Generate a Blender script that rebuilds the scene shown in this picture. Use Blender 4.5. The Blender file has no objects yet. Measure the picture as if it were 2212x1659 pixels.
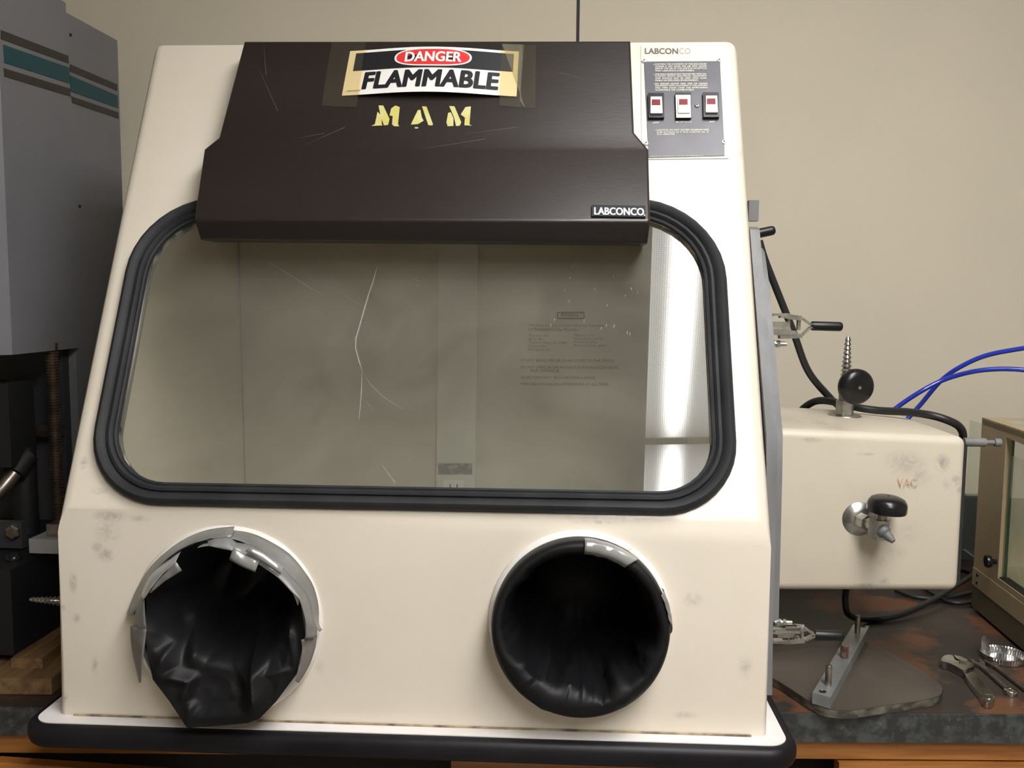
import bpy, bmesh, math, random
from mathutils import Vector, Matrix, noise
random.seed(7)
SC = bpy.context.scene
COL = SC.collection
# ---------------------------------------------------------------- camera, world, exposure
F = 1989.4; PT = math.radians(5.514); RO = math.radians(.440); CAM = Vector((0, 0, 1.497))
_f = Vector((0, math.cos(PT), -math.sin(PT))); _u = Vector((0, math.sin(PT), math.cos(PT))); _r = Vector((1, 0, 0))
RT = _r*math.cos(RO)+_u*math.sin(RO); UP = _u*math.cos(RO)-_r*math.sin(RO); FW = _f
cd = bpy.data.cameras.new('camera'); cam = bpy.data.objects.new('camera', cd); COL.objects.link(cam)
cd.sensor_fit = 'HORIZONTAL'; cd.sensor_width = 36; cd.lens = 36*F/2212; cd.clip_start = .02; cd.clip_end = 50
m = Matrix((RT, UP, -FW)).transposed().to_4x4(); m.translation = CAM; cam.matrix_world = m
SC.camera = cam
W = bpy.data.worlds.new('world'); SC.world = W; W.use_nodes = True
W.node_tree.nodes['Background'].inputs[0].default_value = (.95, .97, 1, 1)
W.node_tree.nodes['Background'].inputs[1].default_value = .05
SC.view_settings.view_transform = 'Standard'; SC.view_settings.look = 'None'
SC.view_settings.gamma = 1; SC.view_settings.use_curve_mapping = False
SC.view_settings.exposure = 0.0
LAMP = 29.0           # strength of the ceiling lamp tubes behind their lenses
CEIL = 2.75
def ray(px, py): return FW+RT*((px-1106)/F)+UP*((829.5-py)/F)

# ---------------------------------------------------------------- frames (a thing's own axes)
class Frame:
    def __init__(s, o, yaw=0):
        s.o = Vector(o); s.yaw = math.radians(yaw); s.M = Matrix.Rotation(s.yaw, 3, 'Z')
    def L(s, w): return s.M.transposed() @ (w-s.o)
    def W(s, l): return s.o+s.M @ Vector(l)
    def hit(s, px, py, p0, n):
        C = s.L(CAM); d = s.M.transposed() @ ray(px, py); p0 = Vector(p0); n = Vector(n)
        return C+d*((p0-C).dot(n)/d.dot(n))
    def ax(s, px, py, a, v):
        n = [0, 0, 0]; p = [0, 0, 0]; n[a] = 1; p[a] = v
        return s.hit(px, py, p, n)
class Plane:                                    # a flat face inside a frame
    def __init__(s, fr, p0, n): s.fr = fr; s.p0 = Vector(p0); s.n = Vector(n).normalized()
    def at(s, px, py, off=0): return s.fr.hit(px, py, s.p0+s.n*off, s.n)
    def st(s, px, py, off=0): return s.at(px, py, 0)+s.n*off      # straight out of the face

# ---------------------------------------------------------------- materials
MATS = {}
def mat(name, col, rough=.5, metal=0, col2=None, scale=8, lo=.4, hi=.65, bump=0, bscale=60, stretch=(1, 1, 1),
        coat=0, spots=None, sscale=20, slo=.68, spec=.5, detail=6, stains=None):
    if name in MATS: return MATS[name]
    m = bpy.data.materials.new(name); m.use_nodes = True; nt = m.node_tree; N = nt.nodes; K = nt.links
    b = N['Principled BSDF']
    b.inputs['Base Color'].default_value = (*col, 1); b.inputs['Roughness'].default_value = rough
    b.inputs['Metallic'].default_value = metal; b.inputs['Coat Weight'].default_value = coat
    b.inputs['Specular IOR Level'].default_value = spec
    tc = N.new('ShaderNodeTexCoord'); mp = N.new('ShaderNodeMapping'); mp.inputs['Scale'].default_value = stretch
    K.new(tc.outputs['Object'], mp.inputs[0])
    out = None
    if col2 is not None:
        n = N.new('ShaderNodeTexNoise'); n.inputs['Scale'].default_value = scale; n.inputs['Detail'].default_value = detail
        r = N.new('ShaderNodeValToRGB'); r.color_ramp.elements[0].position = lo; r.color_ramp.elements[1].position = hi
        r.color_ramp.elements[0].color = (*col, 1); r.color_ramp.elements[1].color = (*col2, 1)
        K.new(mp.outputs[0], n.inputs['Vector']); K.new(n.outputs['Fac'], r.inputs[0]); out = r.outputs[0]
    if spots is not None:
        n = N.new('ShaderNodeTexNoise'); n.inputs['Scale'].default_value = sscale; n.inputs['Detail'].default_value = 8
        n.inputs['Roughness'].default_value = .6
        r = N.new('ShaderNodeValToRGB'); r.color_ramp.elements[0].position = slo; r.color_ramp.elements[1].position = slo+.08
        r.color_ramp.elements[0].color = (0, 0, 0, 1); r.color_ramp.elements[1].color = (.8, .8, .8, 1)
        K.new(mp.outputs[0], n.inputs['Vector']); K.new(n.outputs['Fac'], r.inputs[0])
        mx = N.new('ShaderNodeMix'); mx.data_type = 'RGBA'; mx.inputs[6].default_value = (*col, 1)
        mx.inputs[7].default_value = (*spots, 1); K.new(r.outputs[0], mx.inputs[0])
        if out: K.new(out, mx.inputs[6])
        out = mx.outputs[2]
    if stains:      # handling marks, each at its own place on the thing
        def Mt(op, a, c_=None, clamp=False):
            n = N.new('ShaderNodeMath'); n.operation = op; n.use_clamp = clamp
            for i, v in enumerate((a, c_)):
                if v is None: continue
                if isinstance(v, (int, float)): n.inputs[i].default_value = v
                else: K.new(v, n.inputs[i])
            return n.outputs[0]
        tot = None
        for (c_, rx, rz, k) in stains:
            m3 = N.new('ShaderNodeVectorMath'); m3.operation = 'SUBTRACT'; K.new(tc.outputs['Object'], m3.inputs[0]); m3.inputs[1].default_value = tuple(c_)
            m4 = N.new('ShaderNodeVectorMath'); m4.operation = 'MULTIPLY'; K.new(m3.outputs[0], m4.inputs[0]); m4.inputs[1].default_value = (1/rx, 12, 1/rz)
            m5 = N.new('ShaderNodeVectorMath'); m5.operation = 'LENGTH'; K.new(m4.outputs[0], m5.inputs[0])
            v = Mt('MULTIPLY', Mt('SUBTRACT', 1, m5.outputs['Value'], True), k*.75); tot = v if tot is None else Mt('MAXIMUM', tot, v)
        n = N.new('ShaderNodeTexNoise'); n.inputs['Scale'].default_value = 55; n.inputs['Detail'].default_value = 9; n.inputs['Roughness'].default_value = .7; n.inputs['Distortion'].default_value = 1.2
        K.new(mp.outputs[0], n.inputs['Vector'])
        f = Mt('MULTIPLY', tot, Mt('MULTIPLY', Mt('SUBTRACT', n.outputs['Fac'], .36), 4.0, True))
        mx = N.new('ShaderNodeMix'); mx.data_type = 'RGBA'; mx.inputs[7].default_value = (.22, .20, .19, 1); K.new(f, mx.inputs[0])
        if out: K.new(out, mx.inputs[6])
        out = mx.outputs[2]
    if out: K.new(out, b.inputs['Base Color'])
    if bump:
        n = N.new('ShaderNodeTexNoise'); n.inputs['Scale'].default_value = bscale; n.inputs['Detail'].default_value = 5
        bp = N.new('ShaderNodeBump'); bp.inputs['Strength'].default_value = bump; bp.inputs['Distance'].default_value = .002
        K.new(mp.outputs[0], n.inputs['Vector']); K.new(n.outputs['Fac'], bp.inputs['Height']); K.new(bp.outputs[0], b.inputs['Normal'])
    MATS[name] = m
    return m
def glassy(name, tint, refl, dust=None, dfac=0, rough=0.0, dlo=.45, dhi=.7, dscale=6):
    if name in MATS: return MATS[name]
    m = bpy.data.materials.new(name); m.use_nodes = True; nt = m.node_tree; N = nt.nodes; K = nt.links
    N.remove(N['Principled BSDF']); out = N['Material Output']
    t = N.new('ShaderNodeBsdfTransparent'); t.inputs[0].default_value = (*tint, 1)
    g = N.new('ShaderNodeBsdfGlossy'); g.inputs['Roughness'].default_value = rough; g.inputs[0].default_value = (1, 1, 1, 1)
    fr = N.new('ShaderNodeFresnel'); ge = N.new('ShaderNodeNewGeometry')      # same reflectance from either side
    io = N.new('ShaderNodeMapRange'); io.inputs[3].default_value = 1.45; io.inputs[4].default_value = 1/1.45
    K.new(ge.outputs['Backfacing'], io.inputs[0]); K.new(io.outputs[0], fr.inputs[0])
    mu = N.new('ShaderNodeMath'); mu.operation = 'MULTIPLY'; mu.inputs[1].default_value = refl; mu.use_clamp = True
    K.new(fr.outputs[0], mu.inputs[0])
    mx = N.new('ShaderNodeMixShader'); K.new(mu.outputs[0], mx.inputs[0]); K.new(t.outputs[0], mx.inputs[1]); K.new(g.outputs[0], mx.inputs[2])
    last = mx
    if dust:
        d = N.new('ShaderNodeBsdfDiffuse'); d.inputs[0].default_value = (*dust, 1)
        tc = N.new('ShaderNodeTexCoord'); n = N.new('ShaderNodeTexNoise'); n.inputs['Scale'].default_value = dscale; n.inputs['Detail'].default_value = 9
        n.inputs['Roughness'].default_value = .65; n.inputs['Distortion'].default_value = .6
        K.new(tc.outputs['Object'], n.inputs['Vector'])
        r = N.new('ShaderNodeMapRange'); r.inputs[1].default_value = dlo-.15; r.inputs[2].default_value = dhi; r.inputs[3].default_value = dfac*.45; r.inputs[4].default_value = dfac
        K.new(n.outputs['Fac'], r.inputs[0])
        m2 = N.new('ShaderNodeMixShader'); K.new(r.outputs[0], m2.inputs[0]); K.new(mx.outputs[0], m2.inputs[1]); K.new(d.outputs[0], m2.inputs[2]); last = m2
    K.new(last.outputs[0], out.inputs[0]); MATS[name] = m
    return m
cream = mat('cream fibreglass', (.77, .70, .60), .30, col2=(.725, .655, .555), scale=5, bump=.05, bscale=150, spots=(.40, .37, .33), sscale=7, slo=.70, coat=.1)
cream2 = mat('scuffed cream fibreglass', (.77, .70, .58), .33, col2=(.72, .64, .52), scale=6, spots=(.33, .31, .29), sscale=9, slo=.655, bump=.05, bscale=150)
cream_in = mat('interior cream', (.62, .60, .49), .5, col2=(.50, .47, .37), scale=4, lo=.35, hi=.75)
chan_in = mat('interior channel', (.70, .69, .62), .5)
wallm = mat('painted wall', (.66, .60, .485), .75, col2=(.63, .575, .465), scale=3, bump=.08, bscale=220)
hoodm = mat('brown plastic', (.0155, .0105, .0098), .42, spec=.45, col2=(.021, .0142, .0132), scale=6, bump=.08, bscale=300, stretch=(.3, 1, 1), coat=.15)
rubber = mat('black rubber', (.017, .018, .021), .62, spec=.35, col2=(.026, .027, .030), scale=18, bump=.1, bscale=120)
bumpm = mat('black bumper', (.0055, .005, .007), .45, spec=.28, col2=(.011, .0105, .013), scale=12, bump=.05)
neo = mat('black neoprene', (.0050, .0050, .0062), .52, spec=.28, col2=(.008, .008, .0095), scale=10, bump=.12, bscale=60)
lam = mat('white laminate', (.80, .76, .76), .4, col2=(.72, .68, .66), scale=14, spots=(.35, .31, .27), sscale=16, slo=.64)
blackp = mat('black plastic', (.009, .009, .010), .26, spec=.4)
blackm = mat('matt black', (.006, .006, .007), .6)
grip = mat('black vinyl grip', (.008, .008, .009), .38, spec=.35)
alu = mat('dull aluminium', (.155, .155, .16), .6, .15, col2=(.20, .20, .205), scale=30, stretch=(1, 1, .2), bump=.05)
alu2 = mat('machined aluminium', (.36, .38, .38), .42, .75, col2=(.46, .48, .48), scale=25, bump=.05)
zinc = mat('zinc plated steel', (.50, .50, .47), .33, .95, col2=(.34, .33, .31), scale=60, bump=.15, bscale=120)
chrome = mat('chrome', (.62, .62, .63), .16, 1, col2=(.42, .42, .43), scale=40)
steel = mat('worn steel', (.34, .31, .28), .35, .9, col2=(.20, .16, .13), scale=60)
rust = mat('rusty steel', (.09, .035, .02), .7, .4, col2=(.22, .20, .18), scale=90)
tapem = mat('duct tape', (.20, .20, .195), .40, .25, col2=(.27, .27, .265), scale=25, bump=.25, bscale=70)
tapeb = mat('bright duct tape', (.46, .46, .47), .28, .5, col2=(.36, .36, .37), scale=25, bump=.3, bscale=60)
taped = mat('dark duct tape', (.15, .135, .13), .5, .1, col2=(.21, .19, .185), scale=25, bump=.3, bscale=60)
cordm = mat('black cord', (.016, .016, .018), .42)
bluem = mat('blue tubing', (.012, .035, .42), .25, coat=.3)
panelm = mat('grey printed plate', (.085, .085, .102), .36, col2=(.12, .118, .142), scale=22, lo=.35, hi=.75)
white = mat('white plastic', (.82, .82, .84), .3)
redm = mat('red lens', (.20, .006, .013), .35, spec=.3)
inkw = mat('pale print', (.62, .60, .54), .5)
inkb = mat('black print', (.012, .012, .016), .4)
inkr = mat('red print', (.72, .035, .04), .4)
paper = mat('white sign paper', (.84, .82, .80), .35)
paperY = mat('yellowed sign paper', (.84, .70, .43), .35)
stencil = mat('yellow stencil paint', (.62, .56, .16), .55, col2=(.66, .63, .30), scale=40, spots=(.05, .04, .03), sscale=60, slo=.70)
metalink = mat('bright badge letters', (.80, .82, .86), .3, .4)
badgem = mat('dark badge', (.022, .025, .035), .35)
greyp = mat('grey machine paint', (.165, .165, .18), .5, col2=(.15, .15, .165), scale=5, bump=.08, bscale=250)
dgreyp = mat('dark grey paint', (.032, .032, .037), .6)
tealm = mat('teal stripe', (.0, .050, .064), .5)
brownst = mat('dark brown stripe', (.026, .021, .019), .5)
brass = mat('dirty lead screw', (.14, .10, .075), .4, .7, col2=(.07, .05, .04), scale=50)
wood1 = mat('oak cabinet wood', (.42, .17, .04), .4, col2=(.30, .11, .025), scale=7, stretch=(1, 6, 14), bump=.05, coat=.2)
wood2 = mat('rough wood block', (.26, .155, .075), .7, col2=(.15, .08, .035), scale=9, stretch=(8, 1, 8), bump=.2)
wood3 = mat('dark stained wood', (.10, .045, .02), .5, col2=(.05, .02, .012), scale=9, stretch=(2, 1, 9), bump=.1)
tanm = mat('tan painted metal', (.42, .335, .205), .5, col2=(.45, .36, .225), scale=5, bump=.1, bscale=320)
tanin = mat('tan interior', (.70, .59, .38), .6)
tand = mat('dark tan painted metal', (.13, .11, .075), .5)
foil = mat('aluminium foil', (.75, .75, .76), .2, 1, bump=.3, bscale=80)
slatef = mat('slate laminate edge', (.028, .030, .031), .45, col2=(.065, .070, .068), scale=70, lo=.42, hi=.62, spots=(.115, .125, .112), sscale=75, slo=.62)
slateb = mat('dark backsplash', (.03, .034, .034), .5, col2=(.045, .05, .05), scale=22)
countm = mat('worn counter laminate', (.030, .024, .022), .42, spec=.35, col2=(.052, .038, .031), scale=7, lo=.38, hi=.62, spots=(.15, .062, .028), sscale=8, slo=.505, bump=.06, bscale=60)
shadem = mat('cabinet painted shade', (.012, .008, .006), .8)  # near-black colour stands in for the shade inside the cabinets
ceilm = mat('ceiling tile', (.72, .71, .67), .85, col2=(.66, .65, .61), scale=60)
floorm = mat('floor tile', (.30, .28, .25), .5, col2=(.26, .24, .21), scale=8)
vacm = mat('faded orange marker', (.60, .42, .30), .6)
smudge = mat('pencil smudge', (.36, .33, .30), .6)
panem = glassy('window pane', (.84, .85, .80), 1.45, (.58, .56, .48), .19)
acrylm = glassy('smoky acrylic', (.60, .57, .53), .6, (.22, .185, .155), .38, .2)
acryle = glassy('acrylic edge', (.30, .30, .27), 2.0, (.30, .30, .26), .35, .1)
clearm = glassy('clear glass', (.87, .90, .86), 1.1, (.5, .55, .5), .05)
tapecl = glassy('clear tape', (.95, .93, .86), 1.2, (.50, .46, .36), .045, .2)
tapecl2 = glassy('cloudy clear tape', (.85, .84, .72), 1.6, (.62, .60, .48), .22, .2)
noticem = glassy('faint ink', (.60, .60, .58), 0.0, (.05, .05, .05), .22)
scratchm = glassy('scratch', (.9, .9, .9), 1.0, (.80, .81, .79), .42, .3)
glassedge = mat('green glass edge', (.02, .10, .05), .2)

# ---------------------------------------------------------------- objects
def tagit(o, label=None, cat=None, group=None, kind=None):
    if label: o['label'] = label
    if cat: o['category'] = cat
    if group: o['group'] = group
    if kind: o['kind'] = kind
    return o
def thing(name, label, cat, fr, group=None):
    o = bpy.data.objects.new(name, None); COL.objects.link(o); o.empty_display_size = .05
    o.location = fr.o; o.rotation_euler = (0, 0, fr.yaw); return tagit(o, label, cat, group)
def mk(name, bm, m, parent=None, bevel=0, seg=2, smooth=35, label=None, rebase=None):
    if bevel:
        es = [e for e in bm.edges if len(e.link_faces) == 2 and e.calc_face_angle(0) > .5]
        bmesh.ops.bevel(bm, geom=es, offset=bevel, segments=seg, profile=.5, affect='EDGES', clamp_overlap=True)
    bmesh.ops.recalc_face_normals(bm, faces=bm.faces)
    me = bpy.data.meshes.new(name)
    if rebase is True:
        xs = [v.co for v in bm.verts]; c = Vector(((min(v.x for v in xs)+max(v.x for v in xs))/2, (min(v.y for v in xs)+max(v.y for v in xs))/2, min(v.z for v in xs)))
        bmesh.ops.translate(bm, verts=bm.verts, vec=-c)
    bm.to_mesh(me); bm.free(); me.materials.append(m)
    if smooth:
        me.polygons.foreach_set('use_smooth', [True]*len(me.polygons)); me.set_sharp_from_angle(angle=math.radians(smooth))
    o = bpy.data.objects.new(name, me); COL.objects.link(o)
    if parent: o.parent = parent
    if rebase is True: o.location = c
    if label: o['label'] = label
    return o
def prism(bm, bot, top):
    a = [bm.verts.new(p) for p in bot]; b = [bm.verts.new(p) for p in top]; n = len(a)
    bm.faces.new(a[::-1]); bm.faces.new(b)
    for i in range(n): bm.faces.new((a[i], a[(i+1) % n], b[(i+1) % n], b[i]))
    return bm
def box(bm, x0, x1, y0, y1, z0, z1):
    return prism(bm, [(x0, y0, z0), (x1, y0, z0), (x1, y1, z0), (x0, y1, z0)], [(x0, y0, z1), (x1, y0, z1), (x1, y1, z1), (x0, y1, z1)])
def slab(name, pl, pts, o0, o1, m, parent, bevel=0, straight=True, label=None, seg=2, bm=None, smooth=35):
    """solid outline lying on a face, from height o0 to o1 above it; pts in picture pixels"""
    bm = bm or bmesh.new()
    if straight: base = [pl.at(x, y) for x, y in pts]; prism(bm, [p+pl.n*o0 for p in base], [p+pl.n*o1 for p in base])
    else:
        top = [pl.at(x, y, o1) for x, y in pts]; prism(bm, [p-pl.n*(o1-o0) for p in top], top)
    return mk(name, bm, m, parent, bevel, seg, smooth, label)
def rect(x0, y0, x1, y1): return [(x0, y1), (x1, y1), (x1, y0), (x0, y0)]
def basis(axis, ref=None):
    a = Vector(axis).normalized(); r = Vector(ref or ((0, 0, 1) if abs(a.z) < .9 else (1, 0, 0)))
    u = (r-a*r.dot(a)).normalized(); v = a.cross(u); return a, u, v
def lathe(bm, prof, o, axis, n=32, cap=True, ref=None):
    a, u, v = basis(axis, ref); o = Vector(o); rings = []
    for r, h in prof:
        rings.append([bm.verts.new(o+a*h+(u*math.cos(t)+v*math.sin(t))*max(r, 1e-5)) for t in [2*math.pi*i/n for i in range(n)]])
    for A, B in zip(rings, rings[1:]):
        for i in range(n): bm.faces.new((A[i], A[(i+1) % n], B[(i+1) % n], B[i]))
    if cap: bm.faces.new(rings[0][::-1]); bm.faces.new(rings[-1])
    return bm
def smoothpts(pts, k=8):
    P = [Vector(p) for p in pts]; P = [P[0]*2-P[1]]+P+[P[-1]*2-P[-2]]; out = []
    for i in range(1, len(P)-2):
        for j in range(k):
            t = j/k; a, b, c, d = P[i-1:i+3]
            out.append(.5*((2*b)+(c-a)*t+(2*a-5*b+4*c-d)*t*t+(3*b-3*c+d-a)*t**3))
    out.append(P[-2]); return out
def tube(bm, pts, r, n=12, sm=8):
    P = smoothpts(pts, sm) if sm else [Vector(p) for p in pts]; rings = []; u = None
    for i, p in enumerate(P):
        d = (P[min(i+1, len(P)-1)]-P[max(i-1, 0)]).normalized()
        if u is None: _, u, _ = basis(d)
        u = (u-d*u.dot(d)).normalized(); v = d.cross(u); rr = r(i/(len(P)-1)) if callable(r) else r
        rings.append([bm.verts.new(p+(u*math.cos(t)+v*math.sin(t))*rr) for t in [2*math.pi*k/n for k in range(n)]])
    for A, B in zip(rings, rings[1:]):
        for i in range(n): bm.faces.new((A[i], A[(i+1) % n], B[(i+1) % n], B[i]))
    bm.faces.new(rings[0][::-1]); bm.faces.new(rings[-1]); return bm
def barb(bm, o, axis, r0, r1, L, k=7):
    prof = [(r0*.9, 0)]
    for i in range(k):
        t0 = i/k; t1 = (i+1)/k; ra = r0+(r1-r0)*t0; rb = r0+(r1-r0)*t1
        prof += [(ra*1.15, L*(t0+.15/k)), (rb*.72, L*(t1-.12/k))]
    prof += [(r1*.6, L)]
    return lathe(bm, prof, o, axis, 16)
def text(name, body, corner, U, V, m, parent, thick=.0003, n=None, bold=0, shear=0, label=None, warp=None, space=1):
    """lettering: its bounds are fitted to the parallelogram corner, corner+U, corner+V"""
    c = bpy.data.curves.new('t', 'FONT'); c.body = body; c.shear = shear; c.resolution_u = 3; c.space_character = space
    o = bpy.data.objects.new('t', c); COL.objects.link(o); dg = bpy.context.evaluated_depsgraph_get()
    me = bpy.data.meshes.new_from_object(o.evaluated_get(dg)); bpy.data.objects.remove(o)
    xs = [v.co.x for v in me.vertices]; ys = [v.co.y for v in me.vertices]; x0, x1, y0, y1 = min(xs), max(xs), min(ys), max(ys)
    n = n or U.cross(V).normalized()
    for v in me.vertices:
        a = (v.co.x-x0)/(x1-x0); b = (v.co.y-y0)/(y1-y0)
        v.co = (warp(a, b) if warp else corner+U*a+V*b)+n*thick
    if bold:        # heavier strokes: the same letters again, a hair to each side
        bm = bmesh.new(); H_ = (corner+V-corner).length if corner is not None else .02
        base = bmesh.new(); base.from_mesh(me); U_ = U.normalized() if U is not None else Vector((1, 0, 0)); V_ = V.normalized() if V is not None else PV
        for k, (dx, dy) in enumerate(((0, 0), (1, 0), (-1, 0), (0, .7), (0, -.7), (.8, .6), (-.8, -.6), (.8, -.6), (-.8, .6))):
            cp_ = bmesh.new(); cp_.from_mesh(me); bmesh.ops.translate(cp_, verts=cp_.verts, vec=(U_*dx+V_*dy)*H_*bold+n*.00001*k)
            mm = bpy.data.meshes.new('x'); cp_.to_mesh(mm); cp_.free(); bm.from_mesh(mm); bpy.data.meshes.remove(mm)
        bm.to_mesh(me); bm.free(); base.free()
    me.name = name; me.materials.clear(); me.materials.append(m)
    r = bpy.data.objects.new(name, me); COL.objects.link(r); r.parent = parent
    if label: r['label'] = label
    return r
def ptext(name, body, pl, ll, lr, ul, m, parent, off=.001, **k):
    a = pl.at(*ll); return text(name, body, a+pl.n*off, pl.at(*lr)-a, pl.at(*ul)-a, m, parent, 0, n=pl.n, **k)

# ================================================================ THE ROOM
def structure(name, bm, m, bevel=0): return tagit(mk(name, bm, m, None, bevel), kind='structure')
WY = 2.05
structure('floor', box(bmesh.new(), -3.2, 3.2, -3, WY+.1, -.1, 0), floorm)
b = bmesh.new()                                   # the wall has a dark vertical joint between two panels
jx = .136
box(b, -3.2, jx-.0035, WY, WY+.1, 0, CEIL+.1); box(b, jx+.0035, 3.2, WY, WY+.1, 0, CEIL+.1)
structure('wall_back', b, wallm)
structure('trim_1', box(bmesh.new(), jx-.0035, jx+.0035, WY+.004, WY+.02, 0, CEIL), blackm)
structure('wall_left', box(bmesh.new(), -3.3, -3.2, -3, WY, 0, CEIL), wallm)
structure('wall_right', box(bmesh.new(), 3.2, 3.3, -3, WY, 0, CEIL), wallm)
structure('wall_front', box(bmesh.new(), -3.2, 3.2, -3.1, -3, 0, CEIL), wallm)
# ceiling with openings for the two lamp troffers
LX0, LX1 = .284, .894; LY = [(-.362, .868), (-1.61, -.382)]
b = bmesh.new()
box(b, -3.2, LX0, -3, WY, CEIL, CEIL+.1); box(b, LX1, 3.2, -3, WY, CEIL, CEIL+.1)
box(b, LX0, LX1, LY[0][1], WY, CEIL, CEIL+.1); box(b, LX0, LX1, LY[1][1], LY[0][0], CEIL, CEIL+.1); box(b, LX0, LX1, -3, LY[1][0], CEIL, CEIL+.1)
structure('ceiling', b, ceilm)
def lensmat():
    m = bpy.data.materials.new('lamp lens'); m.use_nodes = True; N = m.node_tree.nodes; K = m.node_tree.links
    N.remove(N['Principled BSDF']); e = N.new('ShaderNodeEmission'); e.inputs[0].default_value = (1, .985, .955, 1)
    tc = N.new('ShaderNodeTexCoord'); sp = N.new('ShaderNodeSeparateXYZ'); K.new(tc.outputs['Object'], sp.inputs[0])
    def M(op, a, b=None):
        n = N.new('ShaderNodeMath'); n.operation = op
        for i, v in enumerate((a, b)):
            if v is None: continue
            if isinstance(v, (int, float)): n.inputs[i].default_value = v
            else: K.new(v, n.inputs[i])
        return n.outputs[0]
    # three tubes .2 m apart behind the prismatic lens
    t = M('COSINE', M('MULTIPLY', sp.outputs['X'], 2*math.pi/.2)); t = M('POWER', M('MULTIPLY', M('ADD', t, 1), .5), 3)
    ends = M('SUBTRACT', 1, M('POWER', M('ABSOLUTE', M('DIVIDE', sp.outputs['Y'], .62)), 5))
    c = M('MULTIPLY', M('COSINE', M('MULTIPLY', M('ADD', sp.outputs['X'], sp.outputs['Y']), 2*math.pi/.014)), M('COSINE', M('MULTIPLY', M('SUBTRACT', sp.outputs['X'], sp.outputs['Y']), 2*math.pi/.014)))
    c = M('ADD', 1, M('MULTIPLY', c, .38))
    s = M('MULTIPLY', M('MULTIPLY', M('ADD', M('MULTIPLY', t, 1.7), .24), c), M('ADD', M('MULTIPLY', ends, .8), .2))
    K.new(M('MULTIPLY', s, LAMP), e.inputs[1]); K.new(e.outputs[0], N['Material Output'].inputs[0]); return m
lm = lensmat()
for i, (y0, y1) in enumerate(LY):
    fr = Frame(((LX0+LX1)/2, (y0+y1)/2, CEIL-.01))
    t = thing('ceiling_light', ['white recessed ceiling lamp with prismatic lens above the glove box', 'white recessed ceiling lamp with prismatic lens behind the viewer'][i], 'ceiling light', fr)
    w = (LX1-LX0)/2; l = (y1-y0)/2; b = bmesh.new()
    for q in ((-w-.009, w+.009, l-.007, l+.009), (-w-.009, w+.009, -l-.009, -l+.007), (-w-.009, -w+.007, -l, l), (w-.007, w+.009, -l, l)): box(b, *q, 0, .012)
    mk('frame', b, white, t)
    mk('lens', box(bmesh.new(), -w+.004, w-.004, -l+.004, l-.004, .004, .008), lm, t)
    mk('housing', box(bmesh.new(), -w+.001, w-.001, -l+.001, l-.001, .02, .1), white, t)

# ================================================================ THE BENCH
CT = .91; CF = 1.259
cfr = Frame((0, CF+.39, 0))
b = bmesh.new(); box(b, -2.2, 2.2, -.39, .39, CT-.041, CT)
countertop = mk('countertop', b, countm, None, .003, 1); countertop.location = cfr.o
tagit(countertop, 'long worn dark brown laminate bench top under the glove box', 'countertop')
mk('front_edge', box(bmesh.new(), -2.2, 2.2, -.3935, -.388, CT-.0425, CT-.0005), slatef, countertop, .0015, 1, label='speckled grey slate patterned edge strip')
o = mk('backsplash', box(bmesh.new(), -2.2, 2.2, WY-.021, WY-.001, CT+.0005, CT+.148), slateb, None, .003, 1, rebase=True)
tagit(o, 'low dark backsplash strip along the wall behind the bench', 'backsplash')
def cabinet(x0, x1, label, fronts):
    fr = Frame(((x0+x1)/2, CF+.38, 0)); t = thing('base_cabinet', label, 'cabinet', fr); w = (x1-x0)/2
    b = bmesh.new()
    for q in ((-w, -w+.018, -.35, .36, .1, CT-.042), (w-.018, w, -.35, .36, .1, CT-.042), (-w, w, .34, .36, .1, CT-.042), (-w, w, -.35, .36, .08, .1), (-w+.02, w-.02, -.28, .36, 0, .08)): box(b, *q)
    mk('carcass', b, wood1, t)
    mk('interior', box(bmesh.new(), -w+.02, w-.02, -.30, .33, .11, CT-.06), shadem, t)  # solid dark block: shade of the open drawer bay put in as colour
    mk('top_rail', box(bmesh.new(), -w+.0005, w-.0005, -.371, -.345, CT-.074, CT-.0425), wood1, t, .001, 1)
    for (a, c, z0, z1, roll, out) in fronts:
        b = bmesh.new(); box(b, a, c, -.377-out, -.357-out, z0, z1)
        if roll: bmesh.ops.rotate(b, verts=b.verts, cent=(a, 0, z1), matrix=Matrix.Rotation(math.radians(roll), 3, 'Y'))
        d = mk('drawer', b, wood1, t, .0015, 1)
        h = bmesh.new(); yy = -.377-out; xm = (a+c)/2; zz = (z0+z1)/2
        tube(h, [(xm-.05, yy+.002, zz), (xm-.05, yy-.025, zz), (xm+.05, yy-.025, zz), (xm+.05, yy+.002, zz)], .005, 8, 3); mk('handle', h, steel, d)
xj = Frame((0, 0, 0)).ax(1681, 1655, 1, CF).x
cabinet(-1.55, xj-.0015, 'wooden base cabinet under the glove box with a sagging open drawer', [(-.14, .10, CT-.24, CT-.070, 3.6, .03), (.50, .955, CT-.24, CT-.0785, 0, 0), (-.94, -.16, CT-.24, CT-.0785, 0, 0)])
cabinet(xj+.0015, 1.7, 'wooden base cabinet at right below the wrenches', [(-.57, -.005, CT-.24, CT-.077, 0, 0), (.0, .57, CT-.24, CT-.077, 0, 0), (-.57, .57, .11, CT-.245, 0, 0)])

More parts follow.
